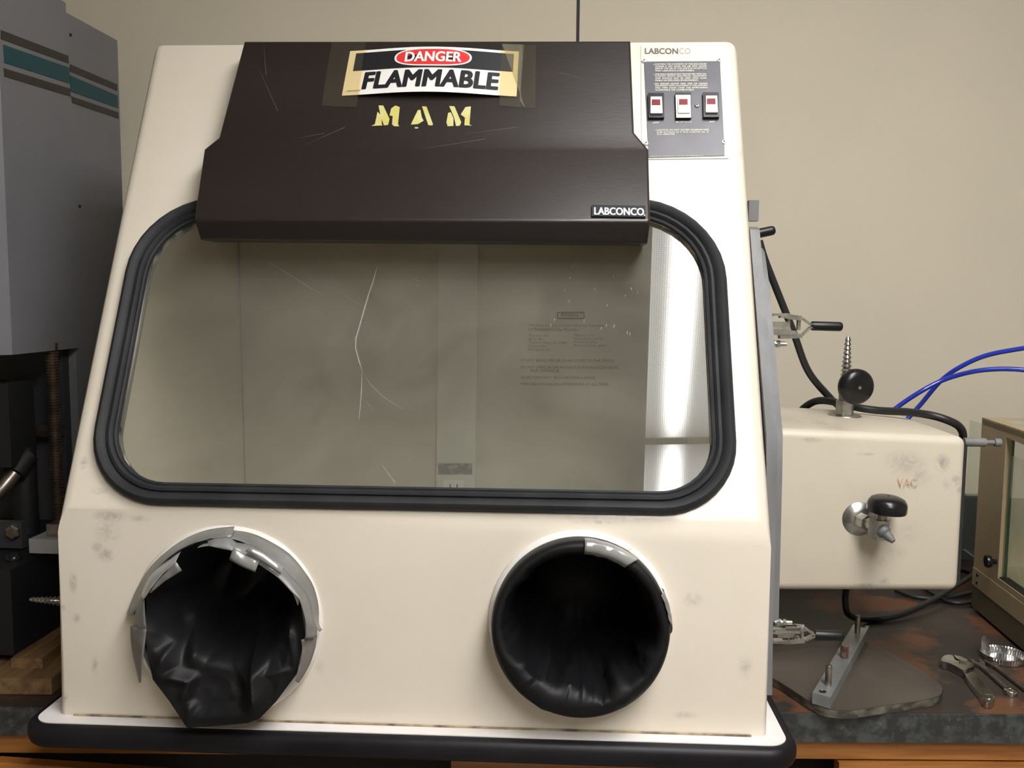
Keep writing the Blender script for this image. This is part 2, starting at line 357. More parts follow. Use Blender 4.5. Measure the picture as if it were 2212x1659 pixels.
# ================================================================ THE GLOVE BOX
BX = Frame((-.1292, 1.13, CT), -2.878)
gb = thing('glove_box', 'large cream glove box with slanted window and two black glove ports', 'glove box', BX)
HW = .45; H0 = .045; H1 = .3138; H2 = .968; SY = .3195; FY = -.0146; BY = .70
th = math.atan2(SY, H2-H1); PN = Vector((0, -math.cos(th), math.sin(th))); PV = Vector((0, math.sin(th), math.cos(th)))
slant = Plane(BX, (0, 0, H1), PN)
lown = Vector((0, -(H1-H0), -(-FY))).normalized(); low = Plane(BX, (0, 0, H1), Vector((0, -(H1-H0), FY*-1)).normalized())
def SP(x, s, off=0): return Vector((x, 0, H1))+PV*s+PN*off
def rrect(x0, x1, s0, s1, r, n=10):
    out = []
    for cx, cy, a0 in ((x1-r[0], s0+r[0], -90), (x1-r[1], s1-r[1], 0), (x0+r[2], s1-r[2], 90), (x0+r[3], s0+r[3], 180)):
        k = {0: 0, 90: 1}.get(0)
        rr = r[{-90: 0, 0: 1, 90: 2, 180: 3}[a0]]
        for i in range(n+1): a = math.radians(a0+90*i/n); out.append((cx+rr*math.cos(a), cy+rr*math.sin(a)))
    return out
def prof_prism(P, x0, x1):
    b = bmesh.new(); prism(b, [(x0, y, z) for y, z in P], [(x1, y, z) for y, z in P]); bmesh.ops.recalc_face_normals(b, faces=b.faces); return b
def tmpobj(bm):
    bmesh.ops.recalc_face_normals(bm, faces=bm.faces)
    me = bpy.data.meshes.new('t'); bm.to_mesh(me); bm.free(); o = bpy.data.objects.new('t', me); COL.objects.link(o); return o
def cut(bm, cutters):
    o = tmpobj(bm); cs = [tmpobj(c) for c in cutters]
    for c in cs:
        md = o.modifiers.new('b', 'BOOLEAN'); md.operation = 'DIFFERENCE'; md.object = c; md.solver = 'EXACT'
    dg = bpy.context.evaluated_depsgraph_get(); me = bpy.data.meshes.new_from_object(o.evaluated_get(dg))
    for q in [o]+cs: bpy.data.objects.remove(q)
    r = bmesh.new(); r.from_mesh(me); return r
P = [(FY, H0), (0, H1), (SY, H2), (.66, H2), (BY, H0)]
b = prof_prism(P, -HW, HW)
def bev(b, off, seg, sel):
    es = [e for e in b.edges if sel((e.verts[0].co+e.verts[1].co)/2, e)]
    bmesh.ops.bevel(b, geom=es, offset=off, segments=seg, profile=.5, affect='EDGES')
bev(b, .018, 5, lambda c, e: abs(abs(c.x)-HW) < 1e-4 and c.z > H1+.01)
bev(b, .009, 4, lambda c, e: abs(c.x) > HW-.019 and H0+.01 < c.z < H1 and abs(e.verts[0].co.x-e.verts[1].co.x) < .001 and abs(e.verts[0].co.z-e.verts[1].co.z) > .1)
bev(b, .006, 3, lambda c, e: abs(c.z-H1) < 1e-3 and abs(c.x) < .01)
inn = prof_prism([(.0, H0-.02), (.012, H1+.002), (SY+.008, H2-.014), (.655, H2-.014), (BY-.015, H0-.02)], -HW+.014, HW-.014)
GO = rrect(-.418, .411, .004, .452, (.095, .125, .12, .10))
GI = rrect(-.388, .381, .034, .424, (.07, .098, .095, .075))
win = bmesh.new(); prism(win, [SP(x, s, -.05) for x, s in GI], [SP(x, s, .05) for x, s in GI])
RPX = BX.hit(1252, 1340, low.p0, low.n); LPX = BX.hit(492, 1341, low.p0, low.n); RC = .104
cyl = [lathe(bmesh.new(), [(RC-.004, -.1), (RC-.004, .1)], c, low.n, 64) for c in (RPX, LPX)]
shell = mk('shell', cut(b, [inn, win]+cyl), cream, gb, 0, 2, 40)
mk('interior_lining', prof_prism([(.662, .07), (.645, H2-.02), (.643, H2-.02), (.660, .07)], -HW+.016, HW-.016), cream_in, gb, label='dull cream inner back wall')
# base plate with rounded corners and the black bumper around it
def bplate(z, grow, r):
    fl = BX.ax(78, 1563, 2, H0); fr_ = BX.ax(1700, 1603, 2, H0)
    return [(x, y, z) for x, y in rrect(-.4755-grow, .4725+grow, FY-.022-grow, BY+.02+grow, (r, r, r, r), 8)]
mk('base_plate', prism(bmesh.new(), bplate(H0-.006, 0, .025), bplate(H0, 0, .025)), lam, gb, .001, 1)
b = bmesh.new(); rings = []
for k in range(9):
    a = math.pi*k/8-math.pi/2; z = H0-.0145+math.sin(a)*.0145; g = .002+.012*max(0, math.cos(a))**.7
    rings.append([b.verts.new(p) for p in bplate(z-.0008, g, .027+g)])
n = len(rings[0])
for A, B_ in zip(rings, rings[1:]):
    for i in range(n): b.faces.new((A[i], A[(i+1) % n], B_[(i+1) % n], B_[i]))
b.faces.new(rings[0][::-1]); b.faces.new(rings[-1])
for f in b.faces: pass
mk('bumper', b, bumpm, gb, label='thick black rubber bumper strip')
for x in (-.40, .40):
    for y in (.20, .62): mk('foot', lathe(bmesh.new(), [(.022, .0005), (.024, .004), (.020, H0-.030)], (x, y, 0), (0, 0, 1), 24), rubber, gb)
bpo = [o for o in gb.children if o.name.startswith('base_plate')][0]; bpo.location.z = .0004
# thin line of sealant where the shell meets the plate
mk('sealant', tube(bmesh.new(), [(-HW+.02, FY-.001, H0+.0012), (-.2, FY-.0012, H0+.0012), (.1, FY-.001, H0+.0012), (HW-.02, FY-.001, H0+.0012)], .0016, 6), mat('old sealant', (.45, .36, .22), .7, col2=(.12, .09, .06), scale=40), shell)
# gasket
def sweep(out, inn, prof):
    """ring swept between outer and inner outline; prof = (t from outer 0 to inner 1, height)"""
    b = bmesh.new(); n = len(out); rows = []
    for t, h in prof: rows.append([b.verts.new(SP(o_[0]*(1-t)+i_[0]*t, o_[1]*(1-t)+i_[1]*t, h)) for o_, i_ in zip(out, inn)])
    for A, B_ in zip(rows, rows[1:]+rows[:1]):
        for i in range(n): b.faces.new((A[i], A[(i+1) % n], B_[(i+1) % n], B_[i]))
    return b
gk = mk('window_gasket', sweep(GO, GI, [(0, .0005), (.0, .006), (.08, .011), (.22, .0135), (.38, .012), (.50, .0085), (.55, .0065), (.60, .0095), (.72, .0105), (.80, .008), (.84, .0055), (.90, .0065), (.985, .0055), (1.0, .003), (1.0, -.012), (.9, -.012), (.9, .0005)]), rubber, gb, label='thick ridged black rubber window gasket')
pane = mk('window_pane', prism(bmesh.new(), [SP(x, s, -.0055) for x, s in GI], [SP(x, s, -.0055) for x, s in GI]), panem, gb)
b = bmesh.new(); b.faces.new([b.verts.new(SP(x, s, -.0045)) for x, s in GI]); me = bpy.data.meshes.new('window_pane'); b.to_mesh(me); b.free(); me.materials.append(panem); pane.data = me
pane['label'] = 'hazy scratched clear window'
pp = Plane(BX, SP(0, 0, -.0035), PN)
def scratch(pts, w):
    P3 = [pp.at(x, y) for x, y in pts]; b = bmesh.new(); L = []; R = []
    for i, p in enumerate(P3):
        d = (P3[min(i+1, len(P3)-1)]-P3[max(i-1, 0)]).normalized(); s = d.cross(PN)*(w*(1 if 0 < i < len(P3)-1 else .3)/2)
        L.append(b.verts.new(p+s)); R.append(b.verts.new(p-s))
    for i in range(len(P3)-1): b.faces.new((L[i], L[i+1], R[i+1], R[i]))
    mk('scratch', b, scratchm, pane, smooth=0)
scratch([(815, 575), (806, 608), (795, 640), (787, 668), (778, 700), (769, 730), (768, 752), (775, 778), (782, 800)], .0016)
scratch([(782, 802), (781, 840), (779, 870), (775, 908)], .0012)
scratch([(782, 800), (800, 830), (828, 857), (872, 886)], .0004)
scratch([(838, 549), (900, 541), (990, 532)], .0004); scratch([(730, 629), (780, 660)], .0004)
scratch([(792, 868), (806, 886)], .0009); scratch([(822, 1000), (853, 1042), (846, 1052)], .0009)
scratch([(893, 600), (905, 607)], .001); scratch([(900, 612), (904, 619)], .001); scratch([(840, 586), (850, 592)], .0009)
scratch([(520, 530), (620, 590), (700, 640)], .0004); scratch([(600, 545), (640, 575)], .0004)
rs = random.Random(3)
for i in range(26):
    x = rs.uniform(1180, 1385); y = rs.uniform(560, 720); a = rs.uniform(1.0, 2.2); l = rs.uniform(3, 9)
    scratch([(x, y), (x+l*math.cos(a)*.5, y+l*.5*math.sin(a)), (x+l*math.cos(a), y+l*math.sin(a))], .0007)
# faint notice on the pane
LN = [("Attention !", 1212, 1256, 683, 8), ("This Glove Box Contains the Following Hazardous", 1142, 1304, 706, 6), ("and Flammable Powder Materials", 1142, 1246, 714, 6),
      ("Titanium (Ti)", 1142, 1186, 728, 5.5), ("Boron (B)", 1142, 1172, 735.5, 5.5), ("Titanium Diboride (TiB2)", 1142, 1225, 743, 5.5), ("Nickel (Ni)", 1142, 1180, 750.5, 5.5), ("CW carbon (C)", 1140, 1188, 758, 5.5),
      ("Hafnium (Hf)", 1240, 1284, 727, 5.5), ("Molybdenum (Mo)", 1240, 1301, 734.5, 5.5), ("Tantalum (Ta)", 1240, 1289, 742, 5.5), ("Boron Carbide (B4C)", 1240, 1311, 749.5, 5.5),
      ("DO NOT BRING FIRE OR SPARKS CLOSE TO THIS DEVICE", 1125, 1325, 781, 5.5), ("DO NOT OPEN OR USE WITHOUT AUTHORIZATION FROM", 1125, 1334, 796, 5.5), ("MA OFFICE", 1146, 1208, 803, 5),
      ("AVOID CONTACT WITH MATERIALS INSIDE", 1125, 1286, 818, 5.5), ("MAINTAIN AN ARGON ATMOSPHERE AT ALL TIMES", 1125, 1314, 832, 5.5)]
for s, x0, x1, y, h in LN: ptext('notice_text', s, pp, (x0, y), (x1, y+1), (x0, y-h), noticem, pane, off=.0006)
for q in (rect(1204, 674, 1262, 675), rect(1204, 687, 1262, 688), rect(1204, 674, 1205, 688), rect(1261, 674, 1262, 688)): slab('notice_frame', pp, q, .0002, .0004, noticem, pane)
# inside: wiring channel on the back wall, with nameplate and receptacle
ip = Plane(BX, (0, .640, .4), (0, -1, 0))
ch = slab('wiring_channel', ip, [(942, 1085), (1026, 1085), (1034, 430), (950, 430)], -.02, .0, chan_in, gb, .002)
slab('nameplate', ip, rect(946, 1001, 1020, 1025), 0, .001, mat('grey nameplate', (.10, .10, .10), .5, col2=(.30, .30, .28), scale=90, lo=.45, hi=.55), ch)
rc = slab('receptacle', ip, rect(958, 1036, 1002, 1075), 0, .003, white, ch, .0008)
b = bmesh.new()
for x in (973, 988):
    base = [ip.at(*p) for p in rect(x-1.5, 1045, x+1.5, 1053)]; prism(b, [p+ip.n*.003 for p in base], [p+ip.n*.0036 for p in base])
mk('slots', b, blackm, ch, smooth=0)

# ---- hood over the lamp
hu = Plane(BX, SP(0, 0, .045), PN)
TL, TR, R1, R2, L2, L1 = [hu.at(*p) for p in ((527, 89), (1362, 88), (1370, 286), (1401, 322), (440, 322), (472, 297))]
kk = (L2+R2)/2
def at_off(px, py, off): return BX.hit(px, py, SP(0, 0, off), PN)
BR, BL = at_off(1405, 478, .078), at_off(418, 474, .078)
BRl, BLl = at_off(1399, 526, .052), at_off(432, 518, .052)
ring = [TL, TR, R1, R2, BR, BRl, BLl, BL, L2, L1]
def back(p):      # straight back to the slanted face
    t = (Vector((0, 0, H1))-p).dot(PN)/Vector((0, 1, 0)).dot(PN); q = p+Vector((0, t-.001, 0)); return q
b = bmesh.new(); fv = [b.verts.new(p) for p in ring]; bv = [b.verts.new(back(p)) for p in ring]
TLv, TRv, R1v, R2v, BRv, BRlv, BLlv, BLv, L2v, L1v = fv
b.faces.new((TLv, TRv, R1v, R2v, L2v, L1v)); b.faces.new((L2v, R2v, BRv, BLv)); b.faces.new((BLv, BRv, BRlv, BLlv))
for i in range(10): b.faces.new((fv[i], fv[(i+1) % 10], bv[(i+1) % 10], bv[i]))
b.faces.new(bv)
bmesh.ops.recalc_face_normals(b, faces=b.faces)
fk = (TLv.co, )
es = [e for e in b.edges if e.verts[0] in fv and e.verts[1] in fv]
bmesh.ops.bevel(b, geom=es, offset=.004, segments=3, profile=.5, affect='EDGES')
hood = mk('lamp_hood', b, hoodm, gb, smooth=30, label='dark brown plastic lamp hood')
# raised lip along the kink
hl = Plane(BX, (L2+R2+BR+BL)/4, (R2-L2).cross(BL-L2)*-1)
if hl.n.y > 0: hl.n = -hl.n
bd = slab('badge', hl, [(1278, 470), (1394, 472), (1394, 448), (1278, 446)], 0, .003, badgem, hood, .0006)
hb = Plane(BX, hl.p0+hl.n*.003, hl.n)
ptext('badge_lettering', 'LABCONCO', hb, (1284, 464), (1391, 466), (1284, 448.5), metalink, hood, off=.0006, bold=.04)
slab('badge_dot', hb, [(1390, 466), (1393, 467), (1394, 465), (1392, 463)], 0, .0006, metalink, hood)
# yellow stencil letters: each stroke is a piece of paint
def c1(x, y): return (680+x/4.424, 70+y/4.424)
for q in ([(600, 760), (640, 800), (640, 880), (650, 890), (540, 895), (575, 878)],
          [(610, 700), (655, 700), (715, 830), (700, 885), (660, 888), (630, 800)],
          [(730, 730), (770, 700), (812, 715), (795, 880), (808, 898), (760, 898), (738, 880), (745, 800), (715, 795)],
          [(985, 745), (1010, 740), (1022, 810), (1040, 845), (985, 878), (918, 882)],
          [(1025, 708), (1068, 710), (1130, 880), (1120, 890), (1085, 888)],
          [(1275, 770), (1300, 765), (1325, 820), (1325, 895), (1270, 898), (1258, 860)],
          [(1285, 705), (1335, 708), (1400, 860), (1385, 892), (1350, 895), (1330, 810)],
          [(1440, 715), (1492, 708), (1478, 880), (1500, 892), (1430, 888), (1435, 815), (1395, 785)]):
    slab('stencil_stroke', hu, [c1(*p) for p in q], 0, .0004, stencil, hood, smooth=0)
slab('stencil_stroke', hu, [c1(*p) for p in [(955, 905), (990, 908), (985, 920), (955, 918)]], 0, .0004, stencil, hood, smooth=0)
def hscratch(pl, a, c, w, m):
    A = pl.at(*a); B_ = pl.at(*c); s = (B_-A).normalized().cross(pl.n)*w/2; b = bmesh.new()
    b.faces.new([b.verts.new(p+pl.n*.0003) for p in (A+s*.2, B_+s, B_-s, A-s*.2)]); mk('scratch', b, m, hood, smooth=0)
hsm = glassy('faint scuff', (1, 1, 1), 0, (.35, .30, .28), .35)
for a, c in (((655, 315), (745, 275)), ((640, 300), (700, 288)), ((560, 150), (600, 240)), ((1180, 150), (1260, 170)), ((1000, 290), (1120, 275)), ((570, 100), (575, 160)), ((860, 330), (1050, 300))): hscratch(hu, a, c, .0008, hsm)

# ---- danger sign, taped to the hood
sfr = BX
sign = thing('danger_sign', 'white red and black flammable warning sign taped to the hood', 'sign', BX)
c00, c10, c01, c11 = [hu.at(*p) for p in ((739, 208), (1116, 210), (757, 112), (1121, 113))]
def SG(a, v, off=0):
    p = (c00*(1-a)+c10*a)*(1-v)+(c01*(1-a)+c11*a)*v
    return p+hu.n*(.0012+off+.010*math.sin(math.pi*min(1, max(0, a)))**1.3)
def sheet(name, a0, a1, v0, v1, off, m, n=24, th_=.0003, f=SG, parent=None):
    b = bmesh.new(); rows = []
    for j in range(n+1):
        a = a0+(a1-a0)*j/n; rows.append([b.verts.new(p) for p in (f(a, v0, off), f(a, v1, off), f(a, v1, off+th_), f(a, v0, off+th_))])
    for A, B_ in zip(rows, rows[1:]):
        for i in range(4): b.faces.new((A[i], A[(i+1) % 4], B_[(i+1) % 4], B_[i]))
    b.faces.new(rows[0]); b.faces.new(rows[-1][::-1]); return mk(name, b, m, parent or sign, smooth=50)
sh = sheet('paper', 0, 1, 0, 1, 0, paper)
sheet('yellowed_margin', 0, .105, .0, 1, .0003, paperY, 8); sheet('yellowed_margin', .895, 1, 0, 1, .0003, paperY, 8)
sheet('black_band', .04, .972, .535, .935, .0007, inkb)
def oval(cx, cy, rx, ry, m, off, name):
    b = bmesh.new(); n = 48; c = b.verts.new(SG(cx, cy, off)); vs = []
    for i in range(n):
        t = 2*math.pi*i/n; k = 2.6; x = math.copysign(abs(math.cos(t))**(2/k*.9), math.cos(t)); y = math.copysign(abs(math.sin(t))**(2/k*1.1), math.sin(t))
        vs.append(b.verts.new(SG(cx+rx*x, cy+ry*y, off)))
    for i in range(n): b.faces.new((c, vs[i], vs[(i+1) % n]))
    mk(name, b, m, sign, smooth=0)
oval(.505, .765, .226, .20, paper, .0012, 'oval_border'); oval(.505, .765, .214, .172, inkr, .0015, 'red_oval')
text('danger_lettering', 'DANGER', None, None, None, paper, sign, .0, n=hu.n, bold=.035, warp=lambda a, v: SG(.345+.325*a, .66+.215*v, .0019))
text('flammable_lettering', 'FLAMMABLE', None, None, None, inkb, sign, .0, n=hu.n, bold=.085, shear=.06, space=1.03, warp=lambda a, v: SG(.116+.775*a, .125+.35*v, .0010))
text('maker_lettering', 'LABCONCO', None, None, None, inkb, sign, .0, n=hu.n, warp=lambda a, v: SG(.02+.085*a, .075+.03*v, .0010))
def tapeq(q, m):
    b = bmesh.new(); P3 = [hu.at(*c1(*p)) for p in q]
    # tape lies on the hood and climbs over the sign's end
    def hh(p):
        d0 = (c10-c00); a = (p-c00).dot(d0)/d0.length_squared; v = (p-c00).dot(c01-c00)/(c01-c00).length_squared
        return .0020 if (a < -.01 or a > 1.01) else .0026+.010*math.sin(math.pi*min(1, max(0, a)))**1.3
    N = 10; G = []
    for i in range(N+1):
        row = []
        for j in range(N+1):
            p = (P3[0]*(1-j/N)+P3[1]*(j/N))*(1-i/N)+(P3[3]*(1-j/N)+P3[2]*(j/N))*(i/N); row.append(b.verts.new(p+hu.n*hh(p)))
        G.append(row)
    for i in range(N):
        for j in range(N): b.faces.new((G[i][j], G[i][j+1], G[i+1][j+1], G[i+1][j]))
    mk('clear_tape', b, m, sign, smooth=0)
tapeq([(165, 100), (490, 118), (405, 730), (68, 705)], tapecl)
tapeq([(1790, 130), (2115, 130), (2105, 730), (1765, 715)], tapecl)
tapeq([(1790, 130), (2000, 125), (1960, 660), (2010, 728), (1765, 715)][:4], tapecl2)
# ---- switch panel
cp = slab('control_cover', slant, [(1386, 345), (1574, 343), (1567, 99), (1384, 99)], .0, .0016, mat('cream panel', (.80, .74, .62), .3), gb, .0005, label='thin cream cover plate behind the switches')
sp_ = Plane(BX, SP(0, 0, .0016), PN)
pn = slab('switch_panel', sp_, [(1401, 341), (1565, 337), (1565, 325), (1555, 133), (1391, 134)], 0, .0012, panelm, gb, .0003, label='dark grey printed switch panel')
s2 = Plane(BX, SP(0, 0, .0028), PN)
ptext('maker_print', 'LABCON', slant, (1393, 118), (1464, 118.5), (1393, 106), mat('faded grey print', (.12, .095, .09), .5), gb, off=.0020, bold=.04)
ptext('maker_print', 'CO', slant, (1467, 118.5), (1491, 118.5), (1467, 106), mat('very faded grey print', (.33, .30, .29), .5), gb, off=.0020)
def c2(x, y): return (1360+x/5.925, 80+y/5.925)
TX = [("CAUTION: THE CONTENTS OF THIS ENCLOSURE", 325, 985, 350), ("CLOSURE  IS  NOT  RATED  FOR  USE  WITH  GLOVES", 325, 985, 378), ("ABOVE THE USE OF THE LIMITS IN EXCEPTION", 325, 985, 405), ("THAT LABCONCO IS RESPONSIBLE", 325, 825, 434),
      ("THIS ENCLOSURE IS NOT PROTECTED WITH EX-", 325, 985, 478), ("PLOSION  PROOF  ELECTRICAL  EQUIPMENT", 325, 990, 504), ("AND  SHOULD  NOT  BE  USED  WITH  FLAM-", 328, 992, 530), ("MABLE OR EXPLOSIVE ENVIRONMENT.", 328, 880, 558),
      ("DO  BEFORE  GLOVE  AND  ARM  OF  HANDS", 328, 995, 600), ("EQUIPMENT WITH PLACEMENT IF THE SUPPORT", 330, 997, 626), ("FAILS  THEN  COULD  CAUSE  THIS  ENVIRONMENT", 330, 1000, 652), ("FLAMMABLE OR COMBUSTIBLE", 332, 822, 680),
      ("LIGHT", 300, 380, 1098), ("RECEPTACLE", 592, 790, 1090), ("AUX", 1020, 1085, 1086),
      ("CAUTION: DO NOT EXCEED MAXIMUM PRES-", 345, 1022, 1192), ("SURE RATINGS OF 2\" W.G. POSITIVE OR 10\"", 348, 1022, 1220), ("W.G. NEGATIVE.", 350, 582, 1248)]
for s, x0, x1, y in TX:
    a, c, d = c2(x0, y+9), c2(x1, y+6), c2(x0, y-10); ptext('panel_text', s, s2, a, c, d, inkw, pn, off=.0004, bold=.06)
ptext('panel_text', "LABCONCO CORPORATION, KANSAS CITY, MISSOURI 64132", s2, c2(262, 1540), c2(945, 1530), c2(262, 1525), inkw, pn, off=.0004)
for x, y in ((310, 352), (312, 480), (315, 602), (332, 1193)): slab('bullet', s2, [c2(x-6, y), c2(x, y+6), c2(x+6, y), c2(x, y-6)], 0, .0004, inkw, pn)
for k, (x0, y0) in enumerate(((232, 745), (580, 740), (932, 738))):
    B_ = [c2(*p) for p in ((x0+8, y0+315), (x0+208, y0+315), (x0+202, y0), (x0, y0))]
    hsg = slab('rocker_switch', s2, B_, 0, .0055, blackp if k != 1 else blackp, gb, .0008, label=['left rocker switch lit red', 'middle rocker switch with white surround', 'right rocker switch lit red'][k])
    s3 = Plane(BX, SP(0, 0, .0083), PN)
    if k == 1: slab('bezel', s3, [c2(*p) for p in ((598, 1035), (785, 1035), (778, 745), (588, 745))], 0, .0008, white, hsg, .0003)
    X = [262, 612, 968][k]; Y = [780, 775, 768][k]
    r = slab('rocker', s3, [c2(*p) for p in ((X+4, Y+210), (X+158, Y+210), (X+148, Y), (X+5, Y))], 0, .0032, white, hsg, .0008)
    s4 = Plane(BX, SP(0, 0, .0115), PN)
    slab('red_window', s4, [c2(*p) for p in ((X+20, Y+92), (X+132, Y+92), (X+130, Y+20), (X+22, Y+20))], 0, .0005, redm, hsg, label='red lens')
for x, y in ((182, 320), (1142, 315), (207, 1376), (1203, 1360), (858, 897)):
    c = slant.at(*c2(x, y))+PN*.0025; dd = .0034
    sc = mk('screw', lathe(bmesh.new(), [(dd, 0), (dd, .001), (dd*.7, .0022), (.0008, .0024)], c, PN, 20), white if y != 897 else zinc, gb, smooth=40)
    mk('recess', lathe(bmesh.new(), [(.0012, 0), (.0012, .0027)], c, PN, 10), blackm, sc)

# ---- glove ports: white flange, collar, black sleeve, tape
def port(c, name, k, g=0):
    n = low.n; b = bmesh.new()
    prof = [(RC-.004, -.012), (RC-.004, .006), (.1045, .012), (.1085+g*.3, .012), (.1115+g*.8, .009), (.1135+g, .003), (.1135+g, .0)]
    lathe(b, prof, c, n, 72, cap=False); lathe(b, [(.1065, 0), (.1065, .03), (.103, .03), (.103, -.012)], c, n, 72, cap=False)
    return mk(name, b, mat('white port ring', (.80, .78, .76), .4, col2=(.74, .71, .68), scale=20, spots=(.4, .35, .3), sscale=20, slo=.66), gb, smooth=40, label=['white ring of the left glove port', 'white ring of the right glove port'][k])
port(LPX, 'port_ring', 0, .0085); port(RPX, 'port_ring', 1)
pu = Vector((1, 0, 0)); pvv = low.n.cross(pu); pvv = pvv if pvv.z > 0 else -pvv
def polar(c, r, a, h): return c+(pu*math.cos(a)+pvv*math.sin(a))*r+low.n*h
def ring_mesh(rows):
    b = bmesh.new(); R = [[b.verts.new(p) for p in row] for row in rows]; n = len(R[0])
    for A, B_ in zip(R, R[1:]):
        for i in range(n): b.faces.new((A[i], A[(i+1) % n], B_[(i+1) % n], B_[i]))
    b.faces.new(R[-1]); return b
NA = 180
# right sleeve: stretched neatly over the collar and pushed inward
rows = []
prof = [(.1075, .010), (.1078, .022), (.1078, .034), (.1065, .041), (.104, .0445), (.101, .0455), (.0975, .044), (.094, .038), (.090, .026), (.088, .008), (.087, -.02), (.085, -.06), (.078, -.10), (.066, -.13), (.045, -.15), (.02, -.155)]
for j, (r, h) in enumerate(prof):
    row = []
    for i in range(NA):
        a = 2*math.pi*i/NA; lowr = max(0, -math.sin(a+.06))**1.2; w = min(1, max(0, (j-3)/4)); ins = 1 if j > 4 else 0
        nz = 1.5*noise.noise(Vector((math.cos(a)*2.6, math.sin(a)*2.6, j*.42)))+1.2*abs(noise.noise(Vector((math.cos(a)*6, math.sin(a)*6, j*.5+4))))
        sag = ins*lowr*.017*min(1, (j-4)/3)
        rr = r-sag-nz*w*.008*(.35+lowr)
        hh = h-.004*nz*w*lowr+(ins*lowr*.010*math.sin(min(1, (j-4)/5)*math.pi))
        row.append(polar(RPX, rr, a, hh))
    rows.append(row)
rsl = mk('glove_sleeve', ring_mesh(rows), neo, gb, smooth=80, label='black glove sleeve pushed inward, right port')
# left sleeve: loose, hanging out of the port in an angular bunch
OUT = [(386, 1190), (448, 1166), (500, 1176), (552, 1215), (632, 1270), (648, 1293), (660, 1371), (653, 1401), (641, 1456), (596, 1516), (561, 1552), (535, 1562), (470, 1568), (404, 1573), (366, 1515), (330, 1468), (318, 1410), (314, 1359), (310, 1290), (335, 1245)]
pl_out = Plane(BX, LPX+low.n*.055, low.n)
ctr = pl_out.at(492, 1378)
pts = [pl_out.at(*p) for p in OUT]
pol = sorted([(math.atan2((p-ctr).dot(pvv), (p-ctr).dot(pu)), (p-ctr).length) for p in pts])
def rad(a):
    a = (a+math.pi) % (2*math.pi)-math.pi
    for (a0, r0), (a1, r1) in zip(pol, pol[1:]+[(pol[0][0]+2*math.pi, pol[0][1])]):
        aa = a if a >= pol[0][0] else a+2*math.pi
        if a0 <= aa <= a1:
            # straight chord between the two corners
            x0, y0, x1, y1 = r0*math.cos(a0), r0*math.sin(a0), r1*math.cos(a1), r1*math.sin(a1)
            dx, dy = x1-x0, y1-y0; c_, s_ = math.cos(aa), math.sin(aa)
            return (x0*dy-y0*dx)/(c_*dy-s_*dx)
    return pol[0][1]
rows = []; NA2 = 240
def k1(x, y): return (240+x/3.318, 1100+y/3.318)
def uv(px, py): q = pl_out.at(px, py)-ctr; return (q.dot(pu), q.dot(pvv))
FOLD = []
for pts_, A, w in (([(245, 860), (420, 980), (300, 1200)], .016, .020), ([(450, 860), (570, 1060)], .016, .018), ([(300, 1215), (430, 1205), (560, 1240), (520, 1340)], .012, .012), ([(860, 880), (1030, 1160), (1080, 1480)], .026, .028),
                   ([(1250, 780), (1330, 1150)], .014, .016), ([(1330, 1150), (1040, 1180)], .012, .022), ([(545, 1565), (560, 1430)], .010, .012), ([(700, 380), (560, 760)], .016, .024), ([(240, 640), (420, 560)], .010, .02),
                   ([(1080, 500), (960, 760)], .016, .024), ([(600, 1500), (1000, 1480)], .008, .014), ([(870, 1350), (960, 1320)], .004, .008), ([(1290, 1000), (1180, 1350)], .010, .016)):
    L_ = [uv(*k1(*p)) for p in pts_]
    for a_, b_ in zip(L_, L_[1:]): FOLD.append((a_, b_, A, w))
def foldh(x, y):
    v = 0
    for (ax_, ay_), (bx_, by_), A, w in FOLD:
        dx, dy = bx_-ax_, by_-ay_; t_ = max(0, min(1, ((x-ax_)*dx+(y-ay_)*dy)/(dx*dx+dy*dy))); d = math.hypot(x-ax_-dx*t_, y-ay_-dy*t_)
        v = max(v, A*max(0, 1-d/w)**1.3)
    return v
cc = uv(*k1(775, 760)); NR = 44
def hfield(x, y, t):
    g = 1-t; e = min(1, t*5)
    d = math.hypot((x-cc[0])/.085, (y-cc[1])/(.085 if y > cc[1] else .060))
    d += .22*noise.noise(Vector((x*22, y*22, 4)))
    k_ = max(0, min(1, 1.25-d)); k_ = k_*k_*(3-2*k_)
    cav = -.12*k_-.022*e*max(0, 1-d*.5)
    nz = noise.noise(Vector((x*16+3, y*16, 1.3)))*.010+abs(noise.noise(Vector((x*30, y*30, 7))))*.005
    return cav+e*foldh(x, y)-e*nz-.012*e*max(0, y*8)
rows = []
for j in range(-3, NR):
    row = []
    for i in range(NA2):
        a = 2*math.pi*i/NA2; R_ = rad(a)
        if j < 0:
            t = (j+3)/3; dirv = pu*math.cos(a)+pvv*math.sin(a)
            q0 = LPX+dirv*.1072+low.n*(.012); q1 = ctr+dirv*R_-low.n*.006
            row.append(q0*(1-t)+q1*t); continue
        t = j/(NR-1); r = R_*((1-t)*.985+.015); x, y = r*math.cos(a), r*math.sin(a)
        row.append(ctr+pu*x+pvv*y+low.n*hfield(x, y, t))
    rows.append(row)
lsl = mk('glove_sleeve', ring_mesh(rows), neo, gb, smooth=60, label='black glove sleeve bunched outward, left port')
